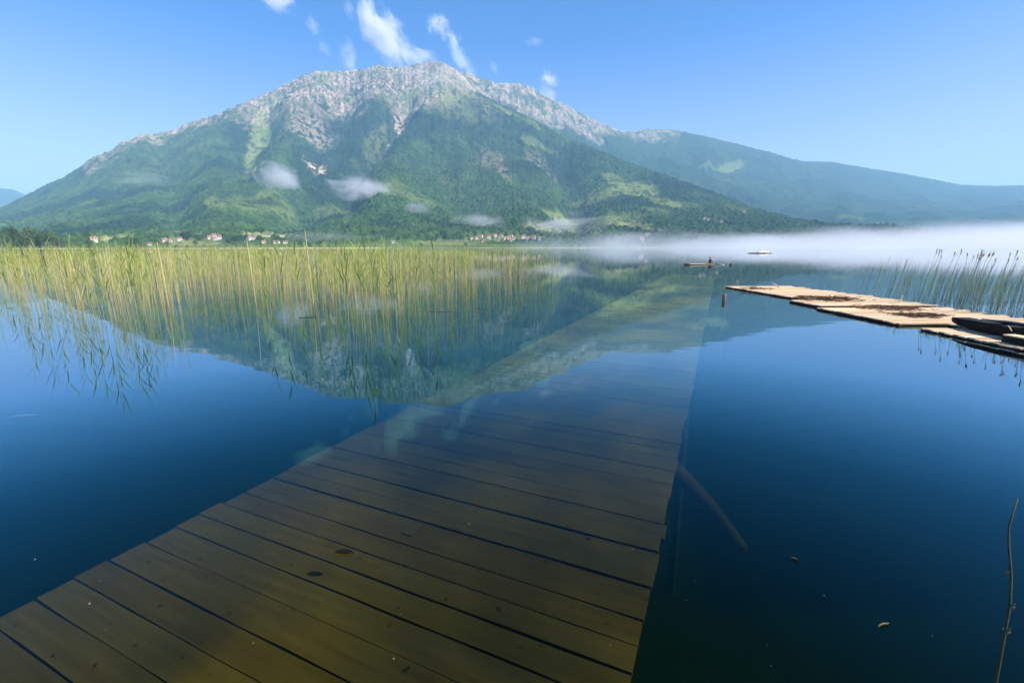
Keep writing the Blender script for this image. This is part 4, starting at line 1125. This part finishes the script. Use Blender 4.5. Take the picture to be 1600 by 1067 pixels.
m_leafbrown = surf('dead_leaf', (.20, .17, .08), (.10, .08, .04), scale=30, rough=.6)
m_leafdark = surf('dark_leaf', (.012, .012, .010), (.006, .006, .005), scale=30, rough=1, spec=0)
def floater(name, label, x, y, L_, W_, rz, mat, cat='leaf', z=.004, under=0.0):
    mb = MB(); n = 8
    for i in range(n+1):
        t_ = i/n; ww = W_*math.sin(math.pi*min(max(t_, .03), .97))**.8*.5
        for q in (-1, 0, 1): mb.v.append(((t_-.5)*L_, q*ww+.02*L_*math.sin(t_*5), z + .006*abs(q) + .004*math.sin(t_*3.1))); mb.c.append((1,1,1))
    for i in range(n):
        for j in range(2):
            a_ = i*3+j; mb.f.append((a_, a_+1, a_+4, a_+3)); mb.m.append(0)
    b = len(mb.v)
    mb.v += [(v[0], v[1], v[2]-.003) for v in mb.v]; mb.c += [(1,1,1)]*b
    for f in list(mb.f): mb.f.append(tuple(i+b for i in reversed(f))); mb.m.append(0)
    o = link(name, mb.mesh(name), None, mat); p = at(x, y, -under); o.location = p; o.rotation_euler = (0,0,rz)
    return tag(o, label, cat)
floater('dark_leaf', 'dark waterlogged leaf floating above the sunken dock boards', 538, 863.5, .12, .05, -.02, m_leafdark)
floater('leaf_scrap', 'thin curled leaf scrap floating at the lower right', 1380, 977, .075, .007, .3, m_leafbrown)
floater('leaf_scrap', 'greenish leaf scrap floating right of the sunken dock', 1241, 874, .04, .014, -.5, surf('green_leaf', (.07,.09,.03), (.04,.05,.02), scale=20))
floater('floating_leaf', 'long pinkish leaf lying under the water at the far left', 38, 650, .30, .06, .25, surf('pink_leaf', (.30,.16,.22), (.2,.1,.15), scale=10), under=.22)
floater('floating_stalk', 'dark stalk floating in front of the reed bed', 480, 496.5, .5, .035, .05, m_leafdark, 'stalk')
floater('floating_stalk', 'reddish stalk floating at the right part of the reed bed', 688, 487, .75, .04, .0, surf('red_stalk', (.26,.12,.08), (.18,.08,.06)), 'stalk')
floater('floating_stalk', 'pinkish short stalk floating right of the reddish one', 748, 487.5, .5, .04, .03, surf('pink_stalk', (.34,.18,.14), (.2,.1,.08)), 'stalk')
mb = MB(); rnd = random.Random(77)
for k in range(60):
    p = at(rnd.uniform(20, 1590), 560+480*rnd.random()**1.3, .003); s_ = rnd.uniform(.0012, .003)
    q = rnd.uniform(0, 6.28); u_ = Vector((math.cos(q), math.sin(q), 0))*s_*rnd.uniform(1,2.2); v_ = Vector((-math.sin(q), math.cos(q), 0))*s_
    mb.add([p-u_, p+v_, p+u_, p-v_, p+Vector((0,0,.003))], ((0,1,4),(1,2,4),(2,3,4),(3,0,4)))
tag(link('water_specks', mb.mesh('water_specks'), None, surf('pale_fluff', (.6,.58,.5), scale=40)), 'tiny pale specks of fluff scattered on the water', 'fluff', kind='stuff')

# ------------------------------------------------------------------ render
scene.view_settings.view_transform = 'Standard'; scene.view_settings.look = 'None'
scene.view_settings.exposure = 1.12; scene.view_settings.gamma = 1.0
scene.render.engine = 'CYCLES'
cy = scene.cycles
cy.max_bounces = 8; cy.diffuse_bounces = 2; cy.glossy_bounces = 3; cy.transmission_bounces = 4; cy.transparent_max_bounces = 24; cy.volume_bounces = 2
cy.use_denoising = True
cy.sample_clamp_indirect = 6
